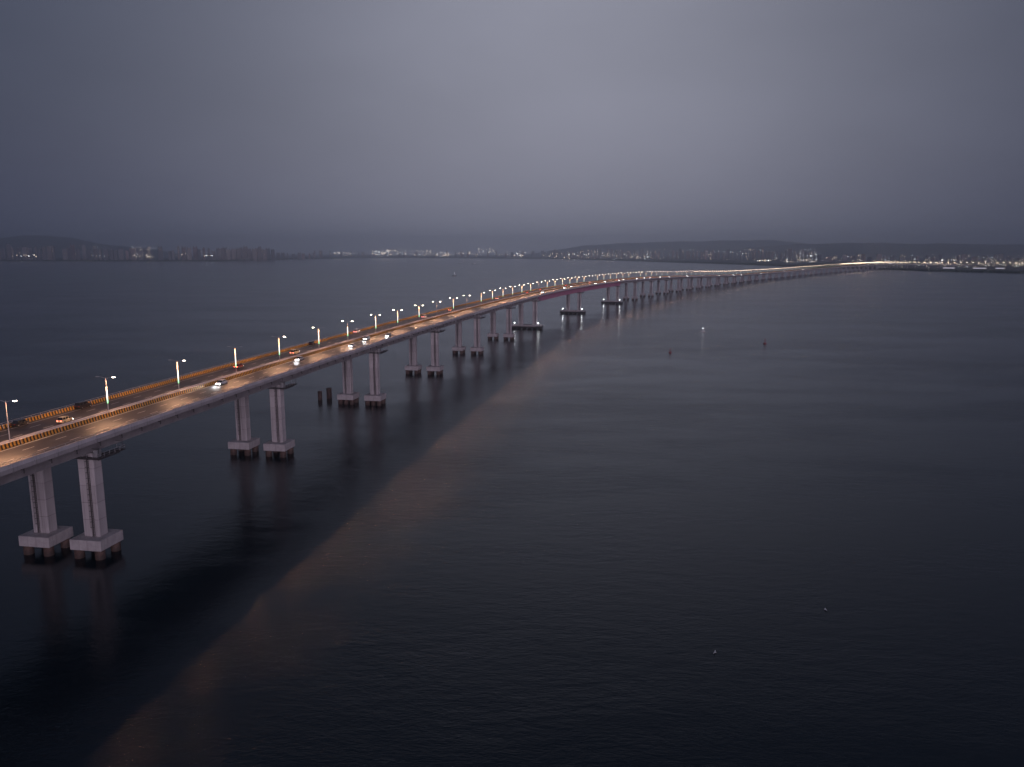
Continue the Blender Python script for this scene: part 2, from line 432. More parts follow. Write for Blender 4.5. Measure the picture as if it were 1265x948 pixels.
M_land = surf_mat('mangrove_ground', (0.028, 0.036, 0.024), (0.05, 0.055, 0.04), 0.01, 1.0, 0.0)
M_leaf = surf_mat('mangrove_leaf', (0.03, 0.045, 0.025), (0.055, 0.07, 0.04), 0.2, 1.0, 0.0)
M_hill = surf_mat('hill_scrub', (0.035, 0.045, 0.03), (0.06, 0.065, 0.05), 0.006, 1.0, 0.0)
SHORE = [(-9000, 6387), (-5528, 6387), (-4200, 6387), (-2364, 6272), (-2330, 6500), (-2429, 7027), (-2083, 9012), (-2068, 10339), (-900, 9900), (-317, 9373), (580, 8269), (966, 6756), (1193, 5530), (1376, 4680), (1420, 4100), (1470, 3750), (1591, 3340), (1622, 3020), (1777, 2700), (2160, 2300), (3600, 1900), (9000, 1500)]
bm = bmesh.new()
def ground_piece(pts, far):
    top = [bm.verts.new((x, y, 0.9)) for x, y in pts]
    bot = [bm.verts.new((x, y - 6, -1.0)) for x, y in pts]
    back = [bm.verts.new((x * 1.0 + fx, y_, 0.9)) for x, y_, fx in far]
    for i in range(len(pts) - 1):
        bm.faces.new((bot[i], bot[i + 1], top[i + 1], top[i]))
    bm.faces.new(top + list(reversed(back)))
# left shore, middle and right shore share one sheet running back to the horizon
ground_piece(SHORE, [(-9000, 24000, -4000), (9000, 24000, 4000)])
tag(bm_obj('ground', bm, M_land), 'low dark mangrove shore running along the far side of the water', None, kind='structure')

def hill(name, cx, cy, prof, depth, seed):
    """ridge: prof = list of (x offset, height); heights fall away in depth"""
    bm = bmesh.new(); rows = []
    M_ = 90; x0, x1 = prof[0][0], prof[-1][0]
    for j in range(11):
        v_ = j / 10.0; row = []
        for i in range(M_ + 1):
            x = x0 + (x1 - x0) * i / M_
            h = interp(x, [p[0] for p in prof], [p[1] for p in prof])
            h *= math.sin(math.pi * min(1, v_ * 1.0)) ** 0.8 if 0 < v_ < 1 else 0
            h *= 0.93 + 0.14 * noise.fractal(Vector(((cx + x) * 0.0011, v_ * 3, seed)), 1, 2, 5)
            row.append(bm.verts.new((cx + x, cy + depth * (v_ - 0.3) + 300 * noise.noise(Vector((x * 0.0006, seed, v_))), max(0, h) - 1.0)))
        rows.append(row)
    for A, B in zip(rows, rows[1:]):
        for i in range(M_): bm.faces.new((A[i], A[i + 1], B[i + 1], B[i]))
    return tag(bm_obj(name, bm, M_hill, smooth=True), None, None, kind='structure')
def px(x, Y): return (x - 632.5) / F_PX * Y * 1.012
def hz(v, D): return CAM_H + (V_HOR - v) / F_PX * D
def ridge(seed, Y, pts, depth=2600):
    base = px(pts[0][0], Y)
    hill('hill', base, Y, [(px(x, Y) - base, max(0.0, hz(v, Y))) for x, v in pts], depth, seed)
ridge(3, 12500, [(-420, 310), (-200, 300), (-60, 294), (0, 291.5), (35, 290), (75, 291.5), (110, 299), (150, 303), (175, 308), (210, 316)])
ridge(9, 15000, [(640, 318), (680, 309), (720, 303), (790, 297), (860, 298), (900, 295), (960, 297), (1020, 301), (1100, 306), (1180, 316)])
ridge(14, 11500, [(880, 316), (930, 306), (1000, 299), (1060, 298), (1110, 300), (1170, 299), (1230, 302), (1300, 300), (1400, 296), (1560, 305), (1700, 316)], 2200)

# mangrove belt: thousands of low clumps along the water's edge
def clump_mesh(bm, c, r, h):
    seg = 6; a0 = random.random() * 6.28
    v0 = [bm.verts.new((c.x + math.cos(a0 + k * 1.047) * r * random.uniform(.8, 1.2), c.y + math.sin(a0 + k * 1.047) * r * random.uniform(.8, 1.2), c.z)) for k in range(seg)]
    v1 = [bm.verts.new((c.x + math.cos(a0 + k * 1.047) * r * random.uniform(.6, .9), c.y + math.sin(a0 + k * 1.047) * r * random.uniform(.6, .9), c.z + h * random.uniform(.5, .8))) for k in range(seg)]
    tp = bm.verts.new((c.x, c.y, c.z + h))
    for k in range(seg):
        bm.faces.new((v0[k], v0[(k + 1) % seg], v1[(k + 1) % seg], v1[k])); bm.faces.new((v1[k], v1[(k + 1) % seg], tp))
bm = bmesh.new()
for (ax_, ay_), (bx_, by_) in zip(SHORE, SHORE[1:]):
    L = math.hypot(bx_ - ax_, by_ - ay_); dist = (ay_ + by_) / 2
    if ax_ < -6500 or bx_ > 4500: continue
    step = max(7, dist / 480)
    for k in range(int(L / step)):
        for row in range(4):
            t_ = (k + random.random()) / (L / step); back = row * step * 1.6 + random.random() * step
            nx, ny = -(by_ - ay_) / L, (bx_ - ax_) / L
            if ny < 0: pass
            x, y = ax_ + (bx_ - ax_) * t_ + nx * back, ay_ + (by_ - ay_) * t_ + ny * back
            clump_mesh(bm, Vector((x, y, 0.3)), step * random.uniform(.7, 1.1), random.uniform(4, 9))
tag(bm_obj('mangrove_belt', bm, M_leaf), 'dark belt of mangrove scrub along the far waterline', 'mangroves', kind='stuff')

# ------------------------------------------------------------------ the bridge
bridge = empty('sea_bridge', at(0) - Vector((0, 0, 0)))
bridge.location = (0, 0, 0)
tag(bridge, 'long curving twin-carriageway concrete sea bridge with yellow and black striped barriers', 'bridge')
SB, SE = -150.0, 4300.0                         # deck from left of the frame to the landfall road
ROAD_IN, ROAD_OUT = 1.30, 14.30
for side in (1, -1):
    # asphalt sheet lies 4 mm over the slab
    p = [(ROAD_IN, 0.0), (ROAD_OUT, 0.0)] if side > 0 else [(-ROAD_OUT, 0.0), (-ROAD_IN, 0.0)]
    sweep('road_surface', p, SB, 5300, M_road, bridge, closed=False, uv=True)
    # deck slab with thickened edge
    pr = [(1.20, -0.004), (1.20, -0.45), (3.9, -0.75), (5.0, -0.9), (10.0, -0.9), (11.1, -0.75), (14.15, -0.35), (14.15, -0.75), (14.75, -0.75), (14.75, -0.02), (14.32, -0.004)]
    if side < 0: pr = [(-o, z) for o, z in reversed(pr)]
    sweep('deck_slab', list(reversed(pr)), SB, SE, M_fascia, bridge)
    # concrete box girder either side of the steel spans
    def girder(nm, s0, s1, dep, mat, b0, b1, t0, t1):
        q = [(t0, -0.74), (b0, -dep), (b1, -dep), (t1, -0.74)]
        if side < 0: q = [(-o, z) for o, z in reversed(q)]
        return sweep(nm, list(reversed(q)), s0, s1, mat, bridge)
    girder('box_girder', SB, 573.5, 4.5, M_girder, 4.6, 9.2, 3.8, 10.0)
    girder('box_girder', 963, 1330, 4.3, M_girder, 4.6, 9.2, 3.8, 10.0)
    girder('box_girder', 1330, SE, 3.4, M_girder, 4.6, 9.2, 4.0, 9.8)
    girder('steel_girder', 574.5, 962, 6.6, M_steel, 3.9, 10.1, 3.2, 10.8)
    # steel web stiffeners and flanges, one joined part each side of the pair
    bm = bmesh.new(); q = 577.0
    while q < 961:
        for o in (10.5, 3.5):
            o_ = o * side
            c = at(q, o_, 0); h_ = head(q); t_ = Vector((math.sin(h_), math.cos(h_), 0)); r_ = Vector((math.cos(h_), -math.sin(h_), 0)) * side
            oo = 0.42 if o > 7 else -0.42
            # a plate standing off the web
            a_ = at(q, (10.82 if o > 7 else 3.18) * side, -0.75); b_ = at(q, (10.12 if o > 7 else 3.88) * side, -6.55)
            ro = r_ * (0.55 if o > 7 else -0.55)
            P = [a_ - t_ * .06, a_ + ro - t_ * .06, b_ + ro - t_ * .06, b_ - t_ * .06]
            v = [bm.verts.new(x) for x in P] + [bm.verts.new(x + t_ * .12) for x in P]
            for f in ((0, 1, 2, 3), (7, 6, 5, 4), (1, 5, 6, 2), (0, 4, 5, 1), (2, 6, 7, 3)): bm.faces.new([v[i] for i in f])
        q += 5.5
    tag(bm_obj('web_stiffeners', bm, M_steel, bridge), kind='stuff')

# --- pier
def column_mesh(h, mirror):
    """shaft with a recessed service groove running up both broad faces; z=0 at the cap"""
    W_, D_, g0, g1, gd = 2.1, 1.5, (0.1 if mirror > 0 else -1.0), (1.0 if mirror > 0 else -0.1), 0.55
    bm = bmesh.new()
    ol = [(-W_, -D_), (g0, -D_), (g0, -D_ + gd), (g1, -D_ + gd), (g1, -D_), (W_, -D_), (W_, D_), (g1, D_), (g1, D_ - gd), (g0, D_ - gd), (g0, D_), (-W_, D_)]
    # chamfer the outer corners
    c = 0.18; o2 = []
    for (x, y) in ol:
        if abs(x) == W_:
            sx_, sy_ = (1 if x > 0 else -1), (1 if y > 0 else -1)
            a_, b_ = (x, y - sy_ * c), (x - sx_ * c, y)
            o2 += [a_, b_] if (sx_ * sy_ > 0 and sx_ > 0) or (sx_ < 0 and sy_ < 0) else [b_, a_]
        else: o2.append((x, y))
    zz_ = [0, h - 1.4, h - 0.9, h]; sc = [1, 1, 1.08, 1.08]
    rings = [[bm.verts.new((x * k, y * k, z)) for x, y in o2] for z, k in zip(zz_, sc)]
    n_ = len(o2)
    for A, B in zip(rings, rings[1:]):
        for i in range(n_): bm.faces.new((A[i], A[(i + 1) % n_], B[(i + 1) % n_], B[i]))
    bm.faces.new(rings[-1]); bm.faces.new(list(reversed(rings[0])))
    # bearings
    box(bm, -1.6, -0.9, -0.5, 0.5, h, h + 0.3); box(bm, 0.9, 1.6, -0.5, 0.5, h, h + 0.3)
    return bm
_me = {}
def shared(key, name, maker, mats, smooth=False):
    if key not in _me:
        bm = maker(); me = bpy.data.meshes.new(name); bm.normal_update(); bm.to_mesh(me); bm.free()
        for m in (mats if isinstance(mats, (list, tuple)) else [mats]): me.materials.append(m)
        if smooth:
            for p in me.polygons: p.use_smooth = True
        _me[key] = me
    return _me[key]
def part(name, me, parent, loc=(0, 0, 0), rot=(0, 0, 0)):
    o = bpy.data.objects.new(name, me); o.location = loc; o.rotation_euler = rot
    return link(o, parent)
def cap_bm(w, d, h):
    bm = bmesh.new(); box(bm, -w, w, -d, d, 0, h)
    bmesh.ops.bevel(bm, geom=[e_ for e_ in bm.edges], offset=0.12, segments=1, affect='EDGES')
    return bm
def pile_bm(r_=1.15):
    bm = bmesh.new(); tube(bm, [(0, 0, -4), (0, 0, 0.9), (0, 0, 2.55)], [r_, r_, r_], 16); return bm
def ladder_bm(h, gx):
    bm = bmesh.new()
    for x in (gx - 0.22, gx + 0.22): box(bm, x - .04, x + .04, -1.42, -1.34, 0.2, h - 0.5)
    z = 0.5
    while z < h - 0.6:
        box(bm, gx - .2, gx + .2, -1.41, -1.35, z, z + 0.05); z += 0.45
    z = 2.4
    while z < h - 0.6:                           # safety hoops
        box(bm, gx - .42, gx + .42, -1.95, -1.9, z, z + .07); box(bm, gx - .44, gx - .38, -1.93, -1.4, z, z + .07); box(bm, gx + .38, gx + .44, -1.93, -1.4, z, z + .07); z += 1.35
    for x in (gx - .4, gx + .38): box(bm, x, x + .04, -1.95, -1.91, 2.4, h - .8)
    tube(bm, [(gx - 0.36, -1.2, 0), (gx - 0.36, -1.2, h)], 0.09, 6)
    return bm
def platform_bm():
    bm = bmesh.new()
    # deck ring round the pier head, longer towards the span ahead
    box(bm, -3.6, -2.35, -2.6, 5.2, 0, 0.22); box(bm, 2.35, 4.7, -2.6, 6.8, 0.002, 0.222)
    box(bm, -2.35, 2.35, -2.6, -1.72, 0.001, 0.221); box(bm, -2.35, 2.35, 1.72, 2.8, 0.001, 0.221)
    for x in (-3.3, 4.2): box(bm, x, x + .18, -2.4, 5, -0.35, -0.002)
    for y in (-2.2, 2.2): box(bm, -3.1, 4.1, y, y + .18, -0.34, -0.003)
    return bm
def railing_bm():
    bm = bmesh.new()
    path_ = [(-3.55, 5.15), (-3.55, -2.55), (4.65, -2.55), (4.65, 6.75), (2.4, 6.75)]
    for zz_ in (0.75, 1.3): tube(bm, [(x, y, zz_) for x, y in path_], 0.045, 4)
    for (a_, b_) in zip(path_, path_[1:]):
        L = math.hypot(b_[0] - a_[0], b_[1] - a_[1]); k = max(1, round(L / 1.7))
        for i in range(k + 1):
            x, y = a_[0] + (b_[0] - a_[0]) * i / k, a_[1] + (b_[1] - a_[1]) * i / k
            box(bm, x - .04, x + .04, y - .04, y + .04, .2, 1.32)
    return bm
def cabinet_bm():
    bm = bmesh.new(); box(bm, 2.7, 3.7, -1.9, -0.5, 0.226, 1.9); box(bm, 2.65, 3.75, -1.95, -0.45, 1.9, 1.98); return bm
def hanger_bm():
    bm = bmesh.new()
    for x, y in ((-3.3, 4.6), (4.3, 6.2), (4.3, -2.2), (-3.3, -2.2)): box(bm, x, x + .1, y, y + .1, 0.2, 2.6)
    for y in (-2.2, 6.2): box(bm, 2.6, 4.4, y + .02, y + .08, 2.3, 2.4)
    return bm

PIER_S = [1.2, 95.4, 190.9, 286.3, 381.7, 477.1, 572.6, 766.8, 961.0, 1056.5, 1151.9, 1247.3]
q = 1247.3 + 82
while q < SE - 80: PIER_S.append(q); q += 70.0
PIER_S = [-95.4] + PIER_S
CAPZ, CAPH = 2.25, 2.6
for idx, s in enumerate(PIER_S):
    k = idx - 1; nav = k in (6, 7, 8); far = k >= 12
    dep = 6.6 if k in (6, 7, 8) else (4.5 if s < 960 else (4.3 if s < 1330 else 3.4))
    on_land = s > 3420
    rz = -head(s)
    for side in (1, -1):
        c = at(s, 6.9 * side)
        zb = (3.6 if nav else CAPZ + CAPH)
        top = c.z - (dep if k != 6 else 4.5) - 0.3
        if on_land: zb = 1.0
        h = top - zb; hq = round(h, 1)
        me = shared(('col', hq, side), 'pier', lambda: column_mesh(hq, side), M_conc)
        pier = part('pier', me, bridge, (c.x, c.y, zb), (0, 0, rz))
        if nav:
            part('bearing_ledge', shared(('ledge',), 'bearing_ledge', lambda: cap_bm(3.3, 1.9, 0.9), M_conc), pier, (0, 0, hq - 0.95))
        if not nav and not on_land:
            part('pile_cap', shared(('cap',), 'pile_cap', lambda: cap_bm(4.1, 4.1, CAPH), M_cap), pier, (0, 0, -CAPH))
            pm = shared(('pile',), 'pile', pile_bm, M_pile, True)
            if far:
                def grp():
                    bm = bmesh.new()
                    for x in (-2.75, 2.75):
                        for y in (-2.75, 2.75): tube(bm, [(x, y, -4), (x, y, 2.55)], 1.15, 8)
                    return bm
                tag(part('pile_cluster', shared(('pg',), 'pile_cluster', grp, M_pile), pier, (0, 0, -CAPH - 2.2)), kind='stuff')
            else:
                xs = (-2.9, 0, 2.9) if k == 2 else (-2.75, 2.75)
                for x in xs:
                    for y in (-2.75, 2.75): part('pile', pm, pier, (x, y, -CAPH - 2.2))
        if k < 12 and k >= -1:
            gx = 0.55 * side
            part('ladder', shared(('lad', hq, side), 'ladder', lambda: ladder_bm(hq, gx), M_dark), pier)
            if side > 0 or k in (5, 6, 7, 8):
                pl = part('access_platform', shared(('plat',), 'access_platform', platform_bm, M_dark), pier, (0, 0, hq - 1.1))
                part('platform_railing', shared(('rail',), 'platform_railing', railing_bm, M_rail), pier, (0, 0, hq - 1.1))
                tag(part('platform_hanger', shared(('hang',), 'platform_hanger', hanger_bm, M_dark), pier, (0, 0, hq - 1.1)), kind='stuff')
                part('cabinet', shared(('cabi',), 'cabinet', cabinet_bm, M_rail), pier, (0, 0, hq - 1.1))
    if nav:
        # one long shared footing with dark fendering
        c = at(s, -1.0)
        ft = part('pile_cap', shared(('navcap',), 'pile_cap', lambda: cap_bm(14.5, 5.2, 2.4), M_cap), bridge, (c.x, c.y, 1.4), (0, 0, rz))
        ft['label'] = 'long shared footing under the steel spans'
        def fend():
            bm = bmesh.new()
            for y in (-5.42, 5.22): box(bm, -14.7, 14.7, y, y + .2, -0.6, 0.9)
            for x in (-14.72, 14.52): box(bm, x, x + .2, -5.2, 5.2, -0.6, 0.9)
            for i in range(16):
                x = -14 + i * 1.87
                for y in (-5.62, 5.42): box(bm, x - .2, x + .2, y, y + .2, -1.2, 1.8)
            for y in (-4, 0, 4):
                for x in (-14.92, 14.72): box(bm, x, x + .2, y - .2, y + .2, -1.2, 1.8)
            box(bm, 9.8, 14.3, -5.25, 5.25, 1.0, 1.35)
            return bm
        part('fender', shared(('fend',), 'fender', fend, M_rubber), ft)
        def np_():
            bm = bmesh.new()
            for i in range(6):
                for y in (-3.4, 0, 3.4): tube(bm, [(-13 + i * 5.2, y, -5), (-13 + i * 5.2, y, 0.05)], 0.95, 10)
            return bm
        tag(part('pile_cluster', shared(('navp',), 'pile_cluster', np_, M_pile), ft), kind='stuff')

# --- crash barriers in 6 m precast panels (nearest part), long runs beyond
PANEL = 6.0
def outer_panel(sgn, L=PANEL - 0.14):
    """striped road face towards -x*sgn, plain fascia outside; origin at road level on the kerb line"""
    def mk():
        bm = bmesh.new()
        pr = [(0.0, -0.30), (0.0, 0.18), (0.12, 0.42), (0.20, 1.0), (0.45, 1.0), (0.47, -0.70), (0.445, -0.72), (0.445, -0.30)]
        pr = [(x * sgn, z) for x, z in pr]
        A = [bm.verts.new((x, -L / 2, z)) for x, z in pr]; B = [bm.verts.new((x, L / 2, z)) for x, z in pr]
        n_ = len(pr)
        for i in range(n_):
            j = (i + 1) % n_
            f = bm.faces.new((A[i], A[j], B[j], B[i])); f.material_index = 1 if i in (0, 1, 2) else 0
        bm.faces.new(list(reversed(A))); bm.faces.new(B)
        bmesh.ops.recalc_face_normals(bm, faces=bm.faces)
        return bm
    return mk
def median_panel(sgn, L=PANEL - 0.10):
    def mk():
        bm = bmesh.new()
        pr = [(0.0, -0.02), (0.0, 0.18), (-0.12, 0.42), (-0.20, 1.05), (-0.42, 1.05), (-0.42, -0.02)]
        pr = [(x * sgn, z) for x, z in pr]
        A = [bm.verts.new((x, -L / 2, z)) for x, z in pr]; B = [bm.verts.new((x, L / 2, z)) for x, z in pr]
        n_ = len(pr)
        for i in range(n_):
            j = (i + 1) % n_
            f = bm.faces.new((A[i], A[j], B[j], B[i])); f.material_index = 1 if i in (0, 1, 2) else 0
        bm.faces.new(list(reversed(A))); bm.faces.new(B)
        bmesh.ops.recalc_face_normals(bm, faces=bm.faces)
        return bm
    return mk
NPAN = 68
s_pan0 = -60.0; s_pan1 = s_pan0 + NPAN * PANEL
for side in (1, -1):
    mo = shared(('op', side), 'parapet_panel', outer_panel(side), [M_fascia, M_stripe])
    mm = shared(('mp', side), 'median_panel', median_panel(side), [M_fascia, M_stripe])
    for i in range(NPAN):
        s = s_pan0 + (i + .5) * PANEL
        for me, nm, o in ((mo, 'parapet_panel', 14.33), (mm, 'median_panel', 1.28)):
            c = at(s, o * side, 0.004)
            part(nm, me, bridge, c, (slope(s), 0, -head(s)))
    for a_, b_ in ((SB, s_pan0), (s_pan1, SE)):
        pr = [(0.0, -0.30), (0.0, 0.18), (0.12, 0.42), (0.20, 1.0), (0.45, 1.0), (0.47, -0.70), (0.445, -0.72), (0.445, -0.30)]
        pr = [((14.33 + x) * side, z) for x, z in pr]
        mi = [1, 1, 1, 0, 0, 0, 0, 0]
        if side < 0: pr = list(reversed(pr)); mi = [0, 0, 0, 0, 1, 1, 1, 0]
        sweep('parapet_run', pr, a_, b_, [M_fascia, M_stripe_uv], bridge, mi=mi, uv=True)
        pr = [(0.0, -0.002), (0.0, 0.18), (-0.12, 0.42), (-0.20, 1.05), (-0.42, 1.05), (-0.42, -0.002)]
        pr = [((1.28 + x) * side, z) for x, z in pr]; mi = [1, 1, 1, 0, 0, 0]
        if side < 0: pr = list(reversed(pr)); mi = [0, 0, 1, 1, 1, 0]
        sweep('median_run', pr, a_, b_, [M_fascia, M_stripe_uv], bridge, mi=mi, uv=True)
    # steel hand rail over the outer parapet
    bm = bmesh.new(); q = SB
    st_ = stations(SB, 900)
    tube(bm, [at(x, 14.62 * side, 1.45) for x in st_], 0.05, 4)
    q = SB
    while q < 500:
        c = at(q, 14.62 * side, 1.0); box(bm, c.x - .04, c.x + .04, c.y - .04, c.y + .04, c.z, c.z + .45); q += 3.0
    tag(bm_obj('hand_rail', bm, M_rail, bridge), kind='stuff')
    # drain pipes hanging from the slab edge
    def pipe():
        bm = bmesh.new(); tube(bm, [(0, 0, 0), (0, 0, -1.6)], 0.14, 8); box(bm, -.22, .22, -.22, .22, -0.35, 0.0)
        tube(bm, [(0, 0, -0.9), (-0.7 * side, 0, -0.9)], 0.09, 6); return bm
    pm = shared(('pipe', side), 'drain_pipe', pipe, M_dark)
    q = -56.0
    while q < 1000:
        c = at(q, 13.95 * side, -0.42)
        part('drain_pipe', pm, bridge, c, (0, 0, -head(q))); q += 7.5
# slab closing the gap between the two decks, under the lamp posts
sweep('median_slab', [(-1.19, 0.55), (-1.19, -0.42), (1.19, -0.42), (1.19, 0.55)][::-1] and [(-0.85, 0.6), (-0.85, -0.4), (0.85, -0.4), (0.85, 0.6)], SB, SE, M_fascia, bridge)

# ------------------------------------------------------------------ street lamps
LAMP_H = 9.3
def pole_bm():
    bm = bmesh.new(); tube(bm, [(0, 0, 0), (0, 0, 0.35), (0, 0, LAMP_H + .1)], [0.14, 0.13, 0.075], 10)
    box(bm, -.26, .26, -.26, .26, 0, .05); return bm
def arm_bm(sg):
    bm = bmesh.new(); tube(bm, [(0.05 * sg, 0, LAMP_H - .25), (0.9 * sg, 0, LAMP_H + .08), (1.9 * sg, 0, LAMP_H + .22)], [0.06, 0.05, 0.045], 6); return bm
def head_bm(sg):
    bm = bmesh.new(); x0, x1 = sorted((1.8 * sg, 2.75 * sg))
    box(bm, x0, x1, -.17, .17, LAMP_H + .18, LAMP_H + .32, 0, .04); return bm
def lens_bm(sg):
    bm = bmesh.new(); x0, x1 = sorted((1.95 * sg, 2.7 * sg)); box(bm, x0, x1, -.15, .15, LAMP_H + .10, LAMP_H + .178); return bm
def strip_bm(z0, z1):
    def mk():
        bm = bmesh.new(); tube(bm, [(0, 0, z0), (0, 0, z1)], 0.16, 10); return bm
    return mk
me_pole = shared(('pole',), 'pole', pole_bm, M_pole, False)
me_arm = {g: shared(('arm', g), 'arm', lambda: arm_bm(g), M_pole) for g in (1, -1)}
me_head = {g: shared(('head', g), 'lamp_head', lambda: head_bm(g), M_pole) for g in (1, -1)}
me_lens = {g: shared(('lens', g), 'lens', lambda: lens_bm(g), E_head) for g in (1, -1)}
me_lens_off = {g: shared(('lenso', g), 'lens', lambda: lens_bm(g), E_head_off) for g in (1, -1)}
me_strip = shared(('strip',), 'light_strip', strip_bm(2.6, 8.9), M_led, True)
me_strip2 = shared(('strip2',), 'light_strip', strip_bm(2.6, 6.9), M_led, True)
def whole_lamp():
    bm = bmesh.new(); tube(bm, [(0, 0, 0), (0, 0, LAMP_H)], [0.13, 0.08], 6, 0)
    for sg in (1, -1):
        tube(bm, [(0, 0, LAMP_H - .1), (1.9 * sg, 0, LAMP_H + .22)], 0.05, 4, 0)
        x0, x1 = sorted((1.8 * sg, 2.75 * sg)); box(bm, x0, x1, -.17, .17, LAMP_H + .18, LAMP_H + .32, 0); box(bm, x0, x1, -.35, .35, LAMP_H - .12, LAMP_H + .178, 1)
    tube(bm, [(0, 0, 2.6), (0, 0, 8.9)], 0.16, 6, 2)
    return bm
me_whole = shared(('whole',), 'street_lamp', whole_lamp, [M_pole, E_headf, M_led])
def shore_lamp():
    bm = bmesh.new(); tube(bm, [(0, 0, 0), (0, 0, LAMP_H)], [0.13, 0.08], 6, 0)
    for sg in (1, -1):
        tube(bm, [(0, 0, LAMP_H - .1), (1.9 * sg, 0, LAMP_H + .22)], 0.05, 4, 0)
        tube(bm, [(2.2 * sg, 0, LAMP_H - .55), (2.2 * sg, 0, LAMP_H - .1), (2.2 * sg, 0, LAMP_H + .2)], [.5, .85, .5], 8, 1)
    return bm
E_shore = emit_mat('shore_lantern_lit', (1.0, 0.72, 0.48), 40)
me_shore = shared(('shore',), 'street_lamp', shore_lamp, [M_pole, E_shore])
lamp_light = bpy.data.lights.new('lamp_bulb', 'SPOT')
lamp_light.energy = 7500; lamp_light.color = (1.0, 0.49, 0.26); lamp_light.shadow_soft_size = 0.25
lamp_light.spot_size = R(172); lamp_light.spot_blend = 0.1
# street luminaires throw most of their light sideways: batwing distribution
def batwing(ld, power):
    ld.energy = power
    ld.use_nodes = True
    n, l = ld.node_tree.nodes, ld.node_tree.links
    em = [x for x in n if x.type == 'EMISSION'][0]
    t = n.new('ShaderNodeTexCoord'); sx = n.new('ShaderNodeSeparateXYZ'); l.new(t.outputs['Normal'], sx.inputs[0])
    ab = n.new('ShaderNodeMath'); ab.operation = 'ABSOLUTE'; l.new(sx.outputs['Z'], ab.inputs[0])
    rp = n.new('ShaderNodeValToRGB'); rp.color_ramp.interpolation = 'EASE'
    e = rp.color_ramp.elements                     # position = cosine of the angle from straight down
    e[0].position = 0.06; e[0].color = (0, 0, 0, 1)
    e[1].position = 1.0; e[1].color = (0.48, 0.48, 0.48, 1)
    for p_, v_ in ((0.26, 0.40), (0.46, 0.60), (0.62, 0.80), (0.80, 0.62)):
        q = e.new(p_); q.color = (v_, v_, v_, 1)
    l.new(ab.outputs[0], rp.inputs[0]); l.new(rp.outputs[0], em.inputs['Strength'])
batwing(lamp_light, 8500)
lamp_light2 = lamp_light.copy()
ORD = ['leftmost', 'second', 'third', 'fourth', 'fifth', 'sixth', 'seventh', 'eighth', 'ninth', 'tenth', 'eleventh', 'twelfth', 'thirteenth', 'fourteenth', 'fifteenth', 'sixteenth', 'seventeenth', 'eighteenth', 'nineteenth', 'twentieth', 'twenty-first', 'twenty-second', 'twenty-third', 'twenty-fourth', 'twenty-fifth', 'twenty-sixth', 'twenty-seventh', 'twenty-eighth', 'twenty-ninth', 'thirtieth']
STATE = {0: (1, 0, 0), 1: (1, 0, 2), 2: (1, 0, 1), 3: (0, 0, 1), 4: (1, 0, 1), 5: (0, 1, 1), 6: (1, 1, 2), 7: (1, 1, 1), 8: (1, 1, 1), 9: (1, 1, 1), 10: (1, 1, 0), 11: (1, 1, 1), 12: (1, 1, 0), 13: (1, 0, 1)}
LAMP_S = [-13.7, 18.1, 48.9, 81.3, 112.2, 146.7, 177, 211.8, 243.4, 278.9, 312.3, 348, 379.8, 417.7, 450.7]
while LAMP_S[-1] < 5150: LAMP_S.append(LAMP_S[-1] + 33.0)
LAMP_S = [-46.5, -79.5, -112.5] + LAMP_S
TXT = {0: 'pole strip dark', 1: 'tricolour pole strip lit', 2: 'short pole strip lit'}
for i, s in enumerate(LAMP_S):
    k = i - 3
    st_ = STATE.get(k, (1, 1, 0 if k % 7 == 5 else 1))
    base = at(s, 0, 0.6); rz = -head(s)
    if k < 45:
        lamp = empty('street_lamp', base, (0, 0, rz))
        part('pole', me_pole, lamp)
        for g, on in ((1, st_[0]), (-1, st_[1])):
            part('arm', me_arm[g], lamp); hd = part('lamp_head', me_head[g], lamp)
            part('lens', me_lens[g] if on else me_lens_off[g], hd)
            if on or k < 6:
                L = bpy.data.objects.new('lamp_bulb', lamp_light); L.location = (2.3 * g, 0, LAMP_H + .05); link(L, lamp)
        if st_[2]: part('light_strip', me_strip if st_[2] == 1 else me_strip2, lamp)
    else:
        lamp = part('street_lamp', me_whole if s < 3050 else me_shore, None, base, (0, 0, rz))
        if k < 80:
            for g in (1, -1):
                L = bpy.data.objects.new('lamp_bulb', lamp_light2); L.location = (2.3 * g, 0, LAMP_H - .1); link(L, lamp)
    if k < 0: lb = 'street lamp on the median beyond the left edge of the view'
    elif k < 30:
        hl = {(1, 0): 'lit head over the near lanes', (0, 1): 'lit head over the far lanes', (0, 0): 'neither head lit', (1, 1): 'both heads lit'}[st_[:2]]
        lb = '%s street lamp%s, %s, %s' % (ORD[k], '' if k == 0 else ' from the left', hl, TXT[st_[2]])
    elif s < 960: lb = 'twin-headed street lamp in the row over the pink steel spans'
    elif s < 1500: lb = 'twin-headed street lamp where the distant bridge bends right'
    elif s < 3400: lb = 'tiny twin-headed street lamp on the low distant stretch of bridge'
    else: lb = 'tiny twin-headed street lamp along the shore approach road at right'
    tag(lamp, lb, 'street lamp', 'street lamps along the bridge median')

